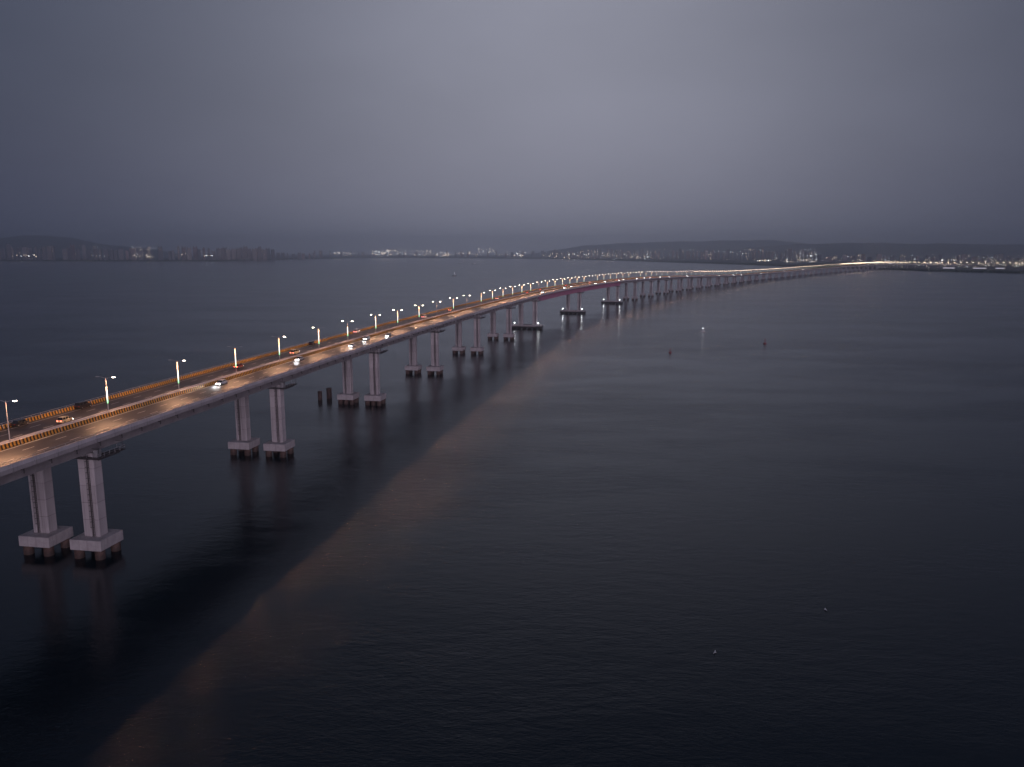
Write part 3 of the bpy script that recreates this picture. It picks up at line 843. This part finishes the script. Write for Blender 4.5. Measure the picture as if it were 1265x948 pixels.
# ------------------------------------------------------------------ vehicles
def loft_body(bm, secs, mi=0):
    """secs: (y, half width, z0, z1, round) -> closed shell"""
    rings = []
    for y, w, z0, z1, c in secs:
        pts = [(-w, z0), (-w, z1 - c), (-w + c, z1), (w - c, z1), (w, z1 - c), (w, z0)]
        rings.append([bm.verts.new((x, y, z)) for x, z in pts])
    for A, B in zip(rings, rings[1:]):
        for i in range(6):
            f = bm.faces.new((A[i], A[(i + 1) % 6], B[(i + 1) % 6], B[i])); f.material_index = mi
    bm.faces.new(rings[0]); bm.faces.new(list(reversed(rings[-1])))
    bmesh.ops.recalc_face_normals(bm, faces=bm.faces)
KINDS = {
 'sedan': dict(L=4.5, W=0.88, belt=0.92, roof=1.45, cab=(-1.75, -1.15, 0.55, 1.35), hood=0.86, trunk=0.95),
 'hatch': dict(L=3.9, W=0.84, belt=0.95, roof=1.52, cab=(-1.85, -1.45, 0.45, 1.15), hood=0.90, trunk=0.95),
 'suv': dict(L=4.8, W=0.95, belt=1.12, roof=1.82, cab=(-2.25, -2.0, 0.55, 1.2), hood=1.08, trunk=1.12),
 'van': dict(L=4.9, W=0.95, belt=1.2, roof=2.0, cab=(-2.42, -2.3, 1.25, 1.95), hood=1.05, trunk=1.2),
}
def wheel_bm():
    bm = bmesh.new(); tube(bm, [(-.11, 0, 0), (.11, 0, 0)], 0.33, 14, 0); tube(bm, [(-.125, 0, 0), (.125, 0, 0)], 0.19, 10, 1); return bm
_protos = {}
def make_car(kind, pm, lights):
    K = KINDS[kind]; L, W_ = K['L'], K['W']; hy = L / 2
    r0, r1, f1, f0 = K['cab']
    key = (kind, pm.name)
    def body():
        bm = bmesh.new()
        loft_body(bm, [(-hy, W_ - .12, .38, K['trunk'] - .12, .1), (-hy + .15, W_ - .03, .28, K['trunk'], .12), (r0, W_, .25, K['belt'], .08), (f0, W_, .25, K['belt'], .08), (hy - .35, W_ - .05, .27, K['hood'] - .06, .14), (hy - .04, W_ - .16, .36, K['hood'] - .22, .12)])
        return bm
    def glass():
        bm = bmesh.new(); g = K['belt'] - .01; rr = K['roof'] - .05
        loft_body(bm, [(r0 + .02, W_ - .10, g - .02, g + .02, .01), (r1, W_ - .2, g - .02, rr, .08), (f1, W_ - .2, g - .02, rr, .08), (f0 - .02, W_ - .10, g - .02, g + .02, .01)]); return bm
    def roof():
        bm = bmesh.new(); rr = K['roof']
        loft_body(bm, [(r1 - .06, W_ - .22, rr - .06, rr - .02, .02), (r1 + .2, W_ - .18, rr - .06, rr, .03), (f1 - .2, W_ - .18, rr - .06, rr, .03), (f1 + .06, W_ - .22, rr - .06, rr - .02, .02)])
        for y in (r1, (r1 + f1) / 2, f1):            # pillars
            for sg in (1, -1):
                x = sg * (W_ - .17); box(bm, x - .03, x + .03, y - .05, y + .05, K['belt'] - .02, rr - .05)
        return bm
    car = empty('car')
    part('body', shared((key, 'b'), 'body', body, pm), car)
    part('windows', shared((kind, 'g'), 'windows', glass, M_glass), car)
    part('roof', shared((key, 'r'), 'roof', roof, pm), car)
    wm = shared(('wheel',), 'wheel', wheel_bm, [M_rubber, M_rail])
    for sx_ in (1, -1):
        for y in (-hy + .85, hy - .85): part('wheel', wm, car, (sx_ * (W_ - .1), y, .33))
        def hl():
            bm = bmesh.new(); box(bm, -.19, .19, -.05, .05, -.09, .09); return bm
        part('headlight', shared(('hl', lights), 'headlight', hl, E_headl if lights else M_rail), car, (sx_ * (W_ - .36), hy - .06, K['hood'] - .36))
        part('tail_light', shared(('tl', lights), 'tail_light', hl, E_tail if lights else P_red), car, (sx_ * (W_ - .34), -hy + .02, K['trunk'] - .26))
    return car
beam = bpy.data.lights.new('headlight_beam', 'SPOT')
beam.energy = 2200; beam.spot_size = R(62); beam.spot_blend = 0.7; beam.color = (0.93, 0.96, 1.0); beam.shadow_soft_size = 0.15
beam2 = beam.copy(); beam2.energy = 350
# (s, across, kind, paint, towards the camera?, lights, label)
CARS = [
 (66, 3.6, 'sedan', P_white, 1, 2, 'white sedan with blazing headlights nearest on the near carriageway, beside the median'),
 (121, 3.7, 'sedan', P_silver, 1, 1, 'silver sedan with lit headlights second from the left on the near carriageway'),
 (164, 7.4, 'hatch', P_white, 1, 1, 'white hatchback in the middle near lane, lower of two cars close together'),
 (190, 3.8, 'suv', P_white, 1, 1, 'white suv by the median just ahead of a white hatchback on the near lanes'),
 (206, 8.6, 'hatch', P_silver, 1, 1, 'silver hatchback near the outer edge of the near carriageway, above the third pier pair'),
 (604, 6.8, 'van', P_white, 1, 1, 'white van with lit headlights starting onto the pink steel span'),
 (4, -13.4, 'sedan', P_black, 0, 0, 'black sedan stopped by the far striped parapet at the left edge'),
 (25.5, -13.3, 'suv', P_black, 0, 0, 'black suv stopped by the far parapet left of the second street lamp'),
 (9, -5.2, 'hatch', P_yellow, 0, 1, 'small cream car on the far carriageway beside the median near the left edge'),
 (99, -9.2, 'sedan', P_red, 0, 1, 'maroon sedan with red tail lights in the far lanes right of the fourth street lamp'),
 (137, -6.3, 'van', P_yellow, 0, 1, 'cream van in the far lanes right of the fifth street lamp'),
 (168, -13.4, 'hatch', P_black, 0, 0, 'black hatchback stopped by the far parapet behind the sixth street lamp'),
 (219, -13.3, 'van', P_white, 0, 1, 'white van with red tail lights stopped at the far parapet right of the seventh lamp'),
 (309, -7.2, 'van', P_white, 0, 1, 'white van in the far lanes below the tenth street lamp'),
 (367, -8.2, 'sedan', P_yellow, 0, 1, 'cream sedan in the far lanes just left of the twelfth lamp'),
 (497, -8.5, 'suv', P_white, 0, 1, 'white suv in the far lanes just before the pink spans'),
]
rnd = random.Random(4)
DIST = [(700, 6.5), (742, 4.0), (835, 9.8), (905, 4.2), (968, 7.4), (1002, 4.1), (1068, 6.9), (1120, 3.9), (1146, 7.2), (1218, 4.0), (1270, 6.6), (1400, 3.9), (1500, 7), (1640, 4), (1750, 7.2), (1830, 4), (2010, 6.8), (2090, 4.1), (2260, 7), (2500, 4), (2800, 7), (3050, 4), (3300, 7), (3450, 4), (3700, 7), (3790, 4), (3900, 7), (4020, 4.2), (4200, 7), (4330, 4), (4500, 7), (4620, 4)]
for s, o in DIST:
    CARS.append((s, o, rnd.choice(['sedan', 'suv', 'van', 'hatch']), rnd.choice([P_white, P_silver, P_white, P_blue]), 1, 1, None))
for s, o in ((590, -5), (655, -9), (760, -7.4), (860, -4.5), (1010, -8), (1190, -6)):
    CARS.append((s, o, rnd.choice(['sedan', 'suv', 'van', 'hatch']), rnd.choice([P_white, P_silver, P_red, P_blue]), 0, 1, None))
for s, o, kind, pm, toward, lt, lb in CARS:
    car = make_car(kind, pm, 1 if lt else 0)
    car.location = at(s, o, 0.004)
    car.rotation_euler = (-slope(s), 0, -head(s) + math.pi) if toward else (slope(s), 0, -head(s))
    if lt and toward and s < 700:
        for sx_ in (-.5, .5):
            bl = bpy.data.objects.new('headlight_beam', beam if lt == 2 else beam2); bl.location = (sx_, KINDS[kind]['L'] / 2 + .05, 0.72); bl.rotation_euler = (R(86), 0, 0); link(bl, car)
    cn = {P_white: 'white', P_silver: 'silver', P_blue: 'dark blue', P_red: 'maroon', P_yellow: 'cream', P_black: 'black'}[pm]
    if lb is None:
        zone = 'crossing the pink steel spans' if 575 < s < 960 else ('rounding the far bend of the bridge' if s < 1400 else 'far off on the low distant bridge')
        lb = '%s %s %s, %s' % (cn, {'hatch': 'hatchback'}.get(kind, kind), 'with headlights coming this way' if toward else 'with tail lights driving away', zone)
    tag(car, lb, 'car', 'cars driving on the bridge')

# ------------------------------------------------------------------ floodlights on the navigation-span footings
def flood(s, o, y, lb, tilt):
    c = at(s, o); c.z = 3.6
    h_ = head(s); c += Vector((math.sin(h_), math.cos(h_), 0)) * y
    f = empty('floodlight', c, (0, 0, -h_))
    bm = bmesh.new(); tube(bm, [(0, 0, 0), (0, 0, 1.7)], 0.08, 6); box(bm, -.3, .3, -.3, .3, 0, .06); bm_obj('post', bm, M_dark, f)
    bm = bmesh.new(); box(bm, -.45, .45, -.2, .15, 1.6, 2.2); hsg = bm_obj('housing', bm, M_dark, f)
    bm = bmesh.new(); box(bm, -.40, .40, -.26, -.2, 1.65, 2.15); box(bm, -.38, .38, -.15, .15, 2.2, 2.28); bm_obj('lens', bm, E_flood, f)
    ld = bpy.data.lights.new('flood_bulb', 'POINT'); ld.energy = 200; ld.color = (0.92, 0.97, 1); ld.shadow_soft_size = 0.4
    L = bpy.data.objects.new('flood_bulb', ld); L.location = tilt; link(L, f)
    tag(f, lb, 'floodlight', 'white floodlights on the shared footings')
for s, nm in ((572.6, 'first'), (766.8, 'middle'), (961.0, 'farthest')):
    flood(s, -12.6, -2.5, 'white floodlight on the left end of the %s shared footing under the steel spans' % nm, (0, -.7, 2.6))
    flood(s, 10.6, -1.0, 'white floodlight at the foot of the right column on the %s shared footing' % nm, (-.1, -.6, 2.7))

# ------------------------------------------------------------------ things in the water
def dolphin(x, y, r_, h, lb):
    bm = bmesh.new(); tube(bm, [(0, 0, -4), (0, 0, h - .15), (0, 0, h)], [r_, r_, r_ - .12], 18)
    d_ = bm_obj('steel_pile', bm, M_pile, None); d_.location = (x, y, 0)
    bm = bmesh.new(); tube(bm, [(0, 0, h - .5), (0, 0, h - .3)], r_ + .06, 18); bm_obj('collar', bm, M_dark, d_)
    tag(d_, lb, 'pile', 'old casing piles standing left of the third pier pair')
dolphin(-95, 374, 1.05, 4.4, 'thinner lower rusty casing pile standing alone in the water')
dolphin(-91.5, 378.5, 1.3, 5.2, 'thicker taller rusty casing pile standing alone in the water')
dolphin(*(lambda p: (p.x, p.y))(at(572.6, -17.6) - Vector((1, 1, 0))), 1.2, 8.0, 'black mooring pile at the left end of the first shared footing')

M_bred = paint('red_buoy_paint', (0.22, 0.02, 0.03), 0.5)
M_bwht = paint('white_boat_paint', (0.7, 0.7, 0.7), 0.4)
M_bdark = paint('dark_hull_paint', (0.03, 0.035, 0.045), 0.5)
def buoy(x, y, lb, k=1.0):
    b_ = empty('buoy', (x, y, 0))
    bm = bmesh.new(); tube(bm, [(0, 0, -.6), (0, 0, -.2), (0, 0, .7), (0, 0, .85)], [1.0 * k, 1.3 * k, 1.3 * k, .9 * k], 14); bm_obj('float', bm, M_bred, b_, True)
    bm = bmesh.new()
    for i in range(4):
        a_ = i * math.pi / 2; tube(bm, [(math.cos(a_) * .8 * k, math.sin(a_) * .8 * k, .8), (math.cos(a_) * .25 * k, math.sin(a_) * .25 * k, 3.4 * k)], .07, 5)
    bm_obj('tower', bm, M_bred, b_)
    bm = bmesh.new(); tube(bm, [(0, 0, 3.3 * k), (0, 0, 4.2 * k)], [.45 * k, .1], 8); bm_obj('topmark', bm, M_bred, b_)
    tag(b_, lb, 'buoy', 'channel buoys right of the bridge')
buoy(115, 555, 'small dark red channel buoy nearer the bridge, left of the white boat', .8)
buoy(202, 611, 'red channel buoy farther right in open water', 1.0)
def boat(x, y, rz, L, hull, lb, light=True, cab=True):
    b_ = empty('boat', (x, y, 0), (0, 0, rz))
    bm = bmesh.new(); w = L * .16; secs = []
    for t_, ww, zb in ((-.5, .75, .1), (-.3, .95, -.3), (.1, 1, -.3), (.35, .6, -.15), (.5, .04, .35)):
        y_ = t_ * L; secs.append([bm.verts.new(p) for p in ((-ww * w, y_, .09 * L), (-ww * w * .7, y_, zb), (ww * w * .7, y_, zb), (ww * w, y_, .09 * L))])
    for A, B in zip(secs, secs[1:]):
        for i in range(3): bm.faces.new((A[i], A[i + 1], B[i + 1], B[i]))
        bm.faces.new((A[3], A[0], B[0], B[3]))
    bm.faces.new(secs[0]); bm.faces.new(list(reversed(secs[-1]))); bmesh.ops.recalc_face_normals(bm, faces=bm.faces)
    bm_obj('hull', bm, hull, b_)
    if cab:
        bm = bmesh.new(); box(bm, -w * .6, w * .6, -.35 * L, -.05 * L, .09 * L + .01, .09 * L + .19 * L, 0, .1); bm_obj('cabin', bm, M_bwht, b_)
    bm = bmesh.new(); tube(bm, [(0, -.1 * L, .25 * L), (0, -.1 * L, .5 * L)], .05, 5); bm_obj('mast', bm, M_dark, b_)
    if light:
        bm = bmesh.new(); box(bm, -.25, .25, -.1 * L - .2, -.1 * L + .2, .5 * L, .5 * L + .4); bm_obj('mast_light', bm, E_flood, b_)
    tag(b_, lb, 'boat')
boat(175, 706, R(70), 6, M_bwht, 'small white boat with a mast light in open water right of the bridge')
boat(-180, 2415, R(80), 16, M_bdark, 'dark boat with white cabin lights on the water left of the bridge')
boat(-334, 5016, R(85), 26, M_bdark, 'left one of two tiny dark boats near the middle horizon', False)
boat(-237, 4842, R(95), 30, M_bdark, 'right one of two tiny dark boats near the middle horizon', False)
def gull(x, y, lb):
    g = empty('gull', (x, y, 0.05), (0, 0, random.random() * 6))
    bm = bmesh.new(); tube(bm, [(0, -.22, .02), (0, -.1, .06), (0, .1, .07), (0, .2, .12), (0, .27, .13)], [.02, .08, .09, .05, .015], 8); bm_obj('body', bm, M_bwht, g, True)
    bm = bmesh.new()
    for sg in (1, -1):
        v = [bm.verts.new(p) for p in ((sg * .05, .1, .1), (sg * .4, .05, .16), (sg * .75, -.1, .12), (sg * .38, -.12, .14), (sg * .05, -.1, .1))]; bm.faces.new(v)
    r_ = bmesh.ops.extrude_face_region(bm, geom=list(bm.faces)); bmesh.ops.translate(bm, vec=(0, 0, .02), verts=[q_ for q_ in r_['geom'] if isinstance(q_, bmesh.types.BMVert)])
    bm_obj('wing', bm, M_bwht, g)
    tag(g, lb, 'gull')
gull(64, 147, 'tiny white gull low over the dark water at lower right, upper one')
gull(37, 130, 'tiny white gull low over the dark water at lower right, lower one')

# ------------------------------------------------------------------ far towns
M_bl = [surf_mat('tower_render_' + n_, c_, tuple(x * .8 for x in c_), 0.03, 0.9, 0.0) for n_, c_ in (('grey', (0.15, 0.14, 0.15)), ('rose', (0.23, 0.15, 0.14)), ('cream', (0.24, 0.20, 0.18)))]
M_win = surf_mat('window_band_glass', (0.05, 0.055, 0.065), (0.08, 0.08, 0.09), 0.1, 0.3, 0.0)
def tower_proto(kind):
    def mk():
        bm = bmesh.new()
        if kind == 0: box(bm, -9, 9, -9, 9, 0, 60); box(bm, -4, 4, -4, 4, 60, 66)
        elif kind == 1: box(bm, -14, -1.5, -8, 8, 0, 60); box(bm, 1.5, 14, -8, 8, 0, 60); box(bm, -1.6, 1.6, -5, 5, 0, 57); box(bm, -10, -5, -3, 3, 60, 65); box(bm, 5, 10, -3, 3, 60, 65)
        elif kind == 2: box(bm, -20, 20, -7, 7, 0, 60); box(bm, -17, -11, -4, 4, 60, 67); box(bm, 10, 16, -4, 4, 60, 67)
        else: box(bm, -10, 10, -10, 10, 0, 40); box(bm, -8, 8, -8, 8, 40, 52); box(bm, -5, 5, -5, 5, 52, 60); tube(bm, [(0, 0, 60), (0, 0, 74)], .5, 5)
        return bm
    def wins():
        bm = bmesh.new(); w = (9, 14, 20, 10)[kind]; d_ = (9, 8, 7, 10)[kind]; top = 58 if kind != 3 else 38
        z = 3.0
        while z < top:
            for x0, x1 in ((-w + 1.2, -2.2), (2.2, w - 1.2)): box(bm, x0, x1, -d_ - .15, -d_ + .1, z, z + 1.7)
            z += 3.6
        return bm
    return mk, wins
def tower(x_px, Y, top_v, kind, mi, lb, grp, wide=1.0):
    mk, wn_ = tower_proto(kind)
    x = px(x_px, Y); h = max(18, hz(top_v, Y))
    t_ = part('tower_block', shared(('tw', kind, mi), 'tower_block', mk, M_bl[mi]), None, (x, Y, 0.9), (0, 0, -math.atan2(x, Y) + random.uniform(-.5, .5)))
    t_.scale = (wide, wide, h / 60.0)
    tag(part('window_bands', shared(('ww', kind), 'window_bands', wn_, M_win), t_), kind='stuff')
    look = ('plain square', 'twin-core', 'long slab', 'stepped mast-topped')[kind] + ' ' + ('grey', 'rose', 'cream')[mi]
    tag(t_, lb.replace('LOOK', look + (' taller' if h > 100 else '')), 'tower block', grp)
rb = random.Random(21)
x = 14.0
while x < 345:                                   # left shore
    if 82 < x < 96 or 200 < x < 214: x += 7
    tv = 304.5 + rb.uniform(-1.5, 4) + (2.5 if x > 150 else 0) + (1.5 if 120 < x < 150 else 0)
    tower(x, 7300 + rb.uniform(0, 500), tv, rb.choice([0, 1, 2, 2]), rb.choice([0, 0, 1, 2]), 'LOOK tower block behind the far left mangroves', 'tower blocks on the left shore')
    x += rb.uniform(3.2, 7.5)
x = 285.0
while x < 338:
    tower(x, 7250, 308.5 + rb.uniform(-.6, .6), 2, 2, 'pale slab block in the even row at the right end of the left shore', 'tower blocks on the left shore', 0.9); x += 6.2
x = 342.0
while x < 400:
    tower(x, 8200, 313.5 + rb.uniform(-1, 1), rb.choice([0, 2]), rb.choice([0, 1]), 'LOOK small block on the low spit right of the left shore', 'blocks on the low spit', 0.8); x += rb.uniform(4, 9)
x = 395.0
while x < 690:                                   # middle: low and sparse
    tower(x, 10600 + rb.uniform(-300, 700), 311.5 + rb.uniform(-1.5, 2), rb.choice([0, 2, 3]), rb.choice([0, 1]), 'LOOK block on the hazy central horizon', 'blocks on the central shore'); x += rb.uniform(5, 14)
x = 684.0
while x < 1000:                                  # dense rows right of centre
    Y = 9300 - (x - 684) * 8.0 + rb.uniform(0, 500)
    tv = 311 + rb.uniform(-3.2, 2.5)
    tower(x, Y, tv, rb.choice([0, 0, 1, 3, 2]), rb.choice([0, 1, 1, 2]), 'LOOK tower block in the dense row behind the bridge bend', 'tower blocks behind the bridge bend', 0.85); x += rb.uniform(2.6, 6.0)
x = 1003.0
while x < 1290:
    tower(x, 6000 + rb.uniform(-200, 900), 317 + rb.uniform(-3, 2.5), rb.choice([0, 1, 2]), rb.choice([0, 0, 1]), 'LOOK block behind the far right road lights', 'blocks behind the shore road'); x += rb.uniform(5, 13)

# warehouses with lit fronts by the landfall
def shed(x_px, Y, w, lb, mat):
    x = px(x_px, Y)
    s_ = empty('warehouse', (x, Y, .9), (0, 0, -math.atan2(x, Y)))
    bm = bmesh.new(); box(bm, -w, w, -9, 9, 0, 6); bm_obj('wall', bm, M_bl[0], s_)
    bm = bmesh.new()
    v = [bm.verts.new(p) for p in ((-w - 1, -10, 6.02), (w + 1, -10, 6.02), (w + 1, 0, 9.5), (-w - 1, 0, 9.5), (-w - 1, 10, 6.02), (w + 1, 10, 6.02))]
    bm.faces.new((v[0], v[1], v[2], v[3])); bm.faces.new((v[3], v[2], v[5], v[4])); bm.faces.new((v[0], v[3], v[4])); bm.faces.new((v[1], v[5], v[2])); bm_obj('roof', bm, M_bl[2], s_)
    bm = bmesh.new(); box(bm, -w + 1, w - 1, -9.4, -9.05, 1.2, 4.6); bm_obj('lit_shopfront', bm, mat, s_)
    tag(s_, lb, 'warehouse')
shed(1078, 3560, 22, 'low warehouse with a long white lit front below the approach road, left one', E_townp)
shed(1160, 3450, 24, 'low warehouse with a dim bluish lit front in the middle of the right shore', E_townp)
shed(1197, 3400, 26, 'long low warehouse with a pale violet lit front on the right shore', E_townp)
shed(1222, 3380, 18, 'low warehouse with a pale front just left of the brightest shore light', E_townp)

# town lights: lanterns on short masts, far too many to count
bm = bmesh.new(); bw = bmesh.new()
def lantern(x_px, v, Y, r_, white=False):
    x = px(x_px, Y); z = CAM_H + (V_HOR - v) / F_PX * Y
    z = max(3.5, z); B = bw if white else bm
    tube(B, [(x, Y, .5), (x, Y, z)], 0.15, 3, 0)
    r_ *= 1.9
    u = [B.verts.new((x + a_ * r_, Y + b_ * r_, z + c_ * r_)) for a_, b_, c_ in ((1, 0, 0), (0, 1, 0), (-1, 0, 0), (0, -1, 0), (0, 0, 1), (0, 0, -1))]
    for i in range(4):
        B.faces.new((u[i], u[(i + 1) % 4], u[4])).material_index = 1; B.faces.new((u[(i + 1) % 4], u[i], u[5])).material_index = 1
rl = random.Random(5)
def zone(x0, x1, v0, v1, Y0, Y1, n_, r0=.35, r1=.9, pw=.3):
    for _ in range(int(n_ * (1.7 if x0 < 700 else 1.2))):
        lantern(rl.uniform(x0, x1), rl.uniform(v0, v1), rl.uniform(Y0, Y1), rl.uniform(r0, r1), rl.random() < pw * .8)
for g in ((24, 60, 315, 317, 7000, 7100, 9, .5, 1.5), (125, 146, 315, 317, 7000, 7100, 5, .5, 1.5), (176, 200, 314, 318, 7000, 7100, 12, .5, 1.5), (176, 210, 305, 309, 7000, 7100, 8, .3, 1.1), (232, 242, 313, 316, 7000, 7100, 4, .5, 1.5), (258, 272, 315.5, 316.5, 7000, 7100, 5, .5, 1.2), (0, 8, 299, 301, 9500, 9600, 5, .8, 2), (0, 340, 304, 317, 7000, 7200, 40, .3, .7),
          (418, 440, 312, 316, 9600, 9900, 14, .8, 1.8), (464, 496, 309, 315, 9600, 9900, 30, .9, 2.2), (500, 535, 309, 316, 9600, 9900, 20, .7, 1.9), (541, 558, 312, 317, 9500, 9800, 16, .8, 2.0), (565, 592, 311.5, 314, 9500, 9800, 7, .9, 2.0), (591, 612, 307, 313, 9500, 9800, 12, .8, 2.0), (634, 650, 312, 317, 9300, 9600, 10, .8, 1.9), (400, 690, 311, 317, 9500, 9900, 45, .5, 1.2),
          (670, 780, 313, 319, 8300, 8600, 40, .5, 1.4), (780, 800, 316, 319, 7800, 7900, 8, .7, 1.7), (690, 1000, 308, 321, 7000, 8000, 120, .4, 1.0), (928, 944, 321, 322.5, 6000, 6100, 14, .6, 1.4), (960, 1000, 320, 324, 5600, 5900, 22, .4, 1.1), (975, 1000, 313, 324, 5600, 5900, 30, .35, .9),
          (1010, 1265, 315, 322, 5200, 5600, 55, .35, .9), (1040, 1110, 321, 326, 4600, 4800, 40, .35, .8), (1125, 1160, 321, 328, 3900, 4200, 30, .25, .6), (1060, 1290, 325.0, 327.5, 3600, 4200, 170, .2, .45, .12), (1090, 1265, 326, 330, 3600, 4200, 60, .2, .5), (1236, 1246, 325, 330, 3550, 3600, 6, .2, .5), (1150, 1265, 321, 324, 4300, 4700, 30, .3, .6)):
    zone(*g)
tag(bm_obj('town_lights', bm, [M_dark, E_town]), 'scattered warm town lights strung along the far shores', 'town lights', kind='stuff')
tag(bm_obj('town_lights', bw, [M_dark, E_townw]), 'scattered cool white town lights mixed in along the far shores', 'town lights', kind='stuff')
def mast(x_px, v, Y, r_, lb):
    x = px(x_px, Y); z = max(6, CAM_H + (V_HOR - v) / F_PX * Y)
    m_ = empty('light_mast', (x, Y, .9)); b_ = bmesh.new(); tube(b_, [(0, 0, 0), (0, 0, z - .9)], [.5, .25], 6); bm_obj('pole', b_, M_dark, m_)
    b_ = bmesh.new(); tube(b_, [(0, 0, z - .9 - r_ * .5), (0, 0, z - .9 + r_ * .5)], r_, 10); bm_obj('lamp_ring', b_, E_townw, m_); tag(m_, lb, 'light mast')
mast(50.5, 316.3, 7000, 2.8, 'brightest white light mast low on the far left shore')
mast(992.5, 316.2, 5900, 3.2, 'bright white light mast above the lit terminal right of the bridge bend')
mast(979.5, 313.2, 5900, 2.0, 'smaller white light mast left of the brightest one beyond the bend')
mast(1151, 321.5, 4000, 1.6, 'greenish white light mast over the shore road')
mast(1241.5, 328.3, 3560, 1.3, 'brightest light mast by the water near the right edge')
mast(1257.5, 327.5, 3700, 1.2, 'small white light mast close to the right edge')
mast(639, 315, 9300, 2.8, 'white light mast left of the middle of the central shore')

# ------------------------------------------------------------------ haze
bm = bmesh.new()
box(bm, -16000, 16000, -1500, 16500, -2.5, 400.0)
haze = bm_obj('haze', bm, [])
hm = bpy.data.materials.new('evening_haze'); hm.use_nodes = True
hn, hl_ = hm.node_tree.nodes, hm.node_tree.links
for n_ in list(hn):
    if n_.type != 'OUTPUT_MATERIAL': hn.remove(n_)
pv = hn.new('ShaderNodeVolumePrincipled')
pv.inputs['Color'].default_value = (0.88, 0.92, 1.0, 1)
pv.inputs['Density'].default_value = 1.2e-4
pv.inputs['Anisotropy'].default_value = 0.86
hl_.new(pv.outputs[0], [x for x in hn if x.type == 'OUTPUT_MATERIAL'][0].inputs['Volume'])
haze.data.materials.append(hm)
tag(haze, 'thin evening haze lying over the whole bay', None, kind='stuff')
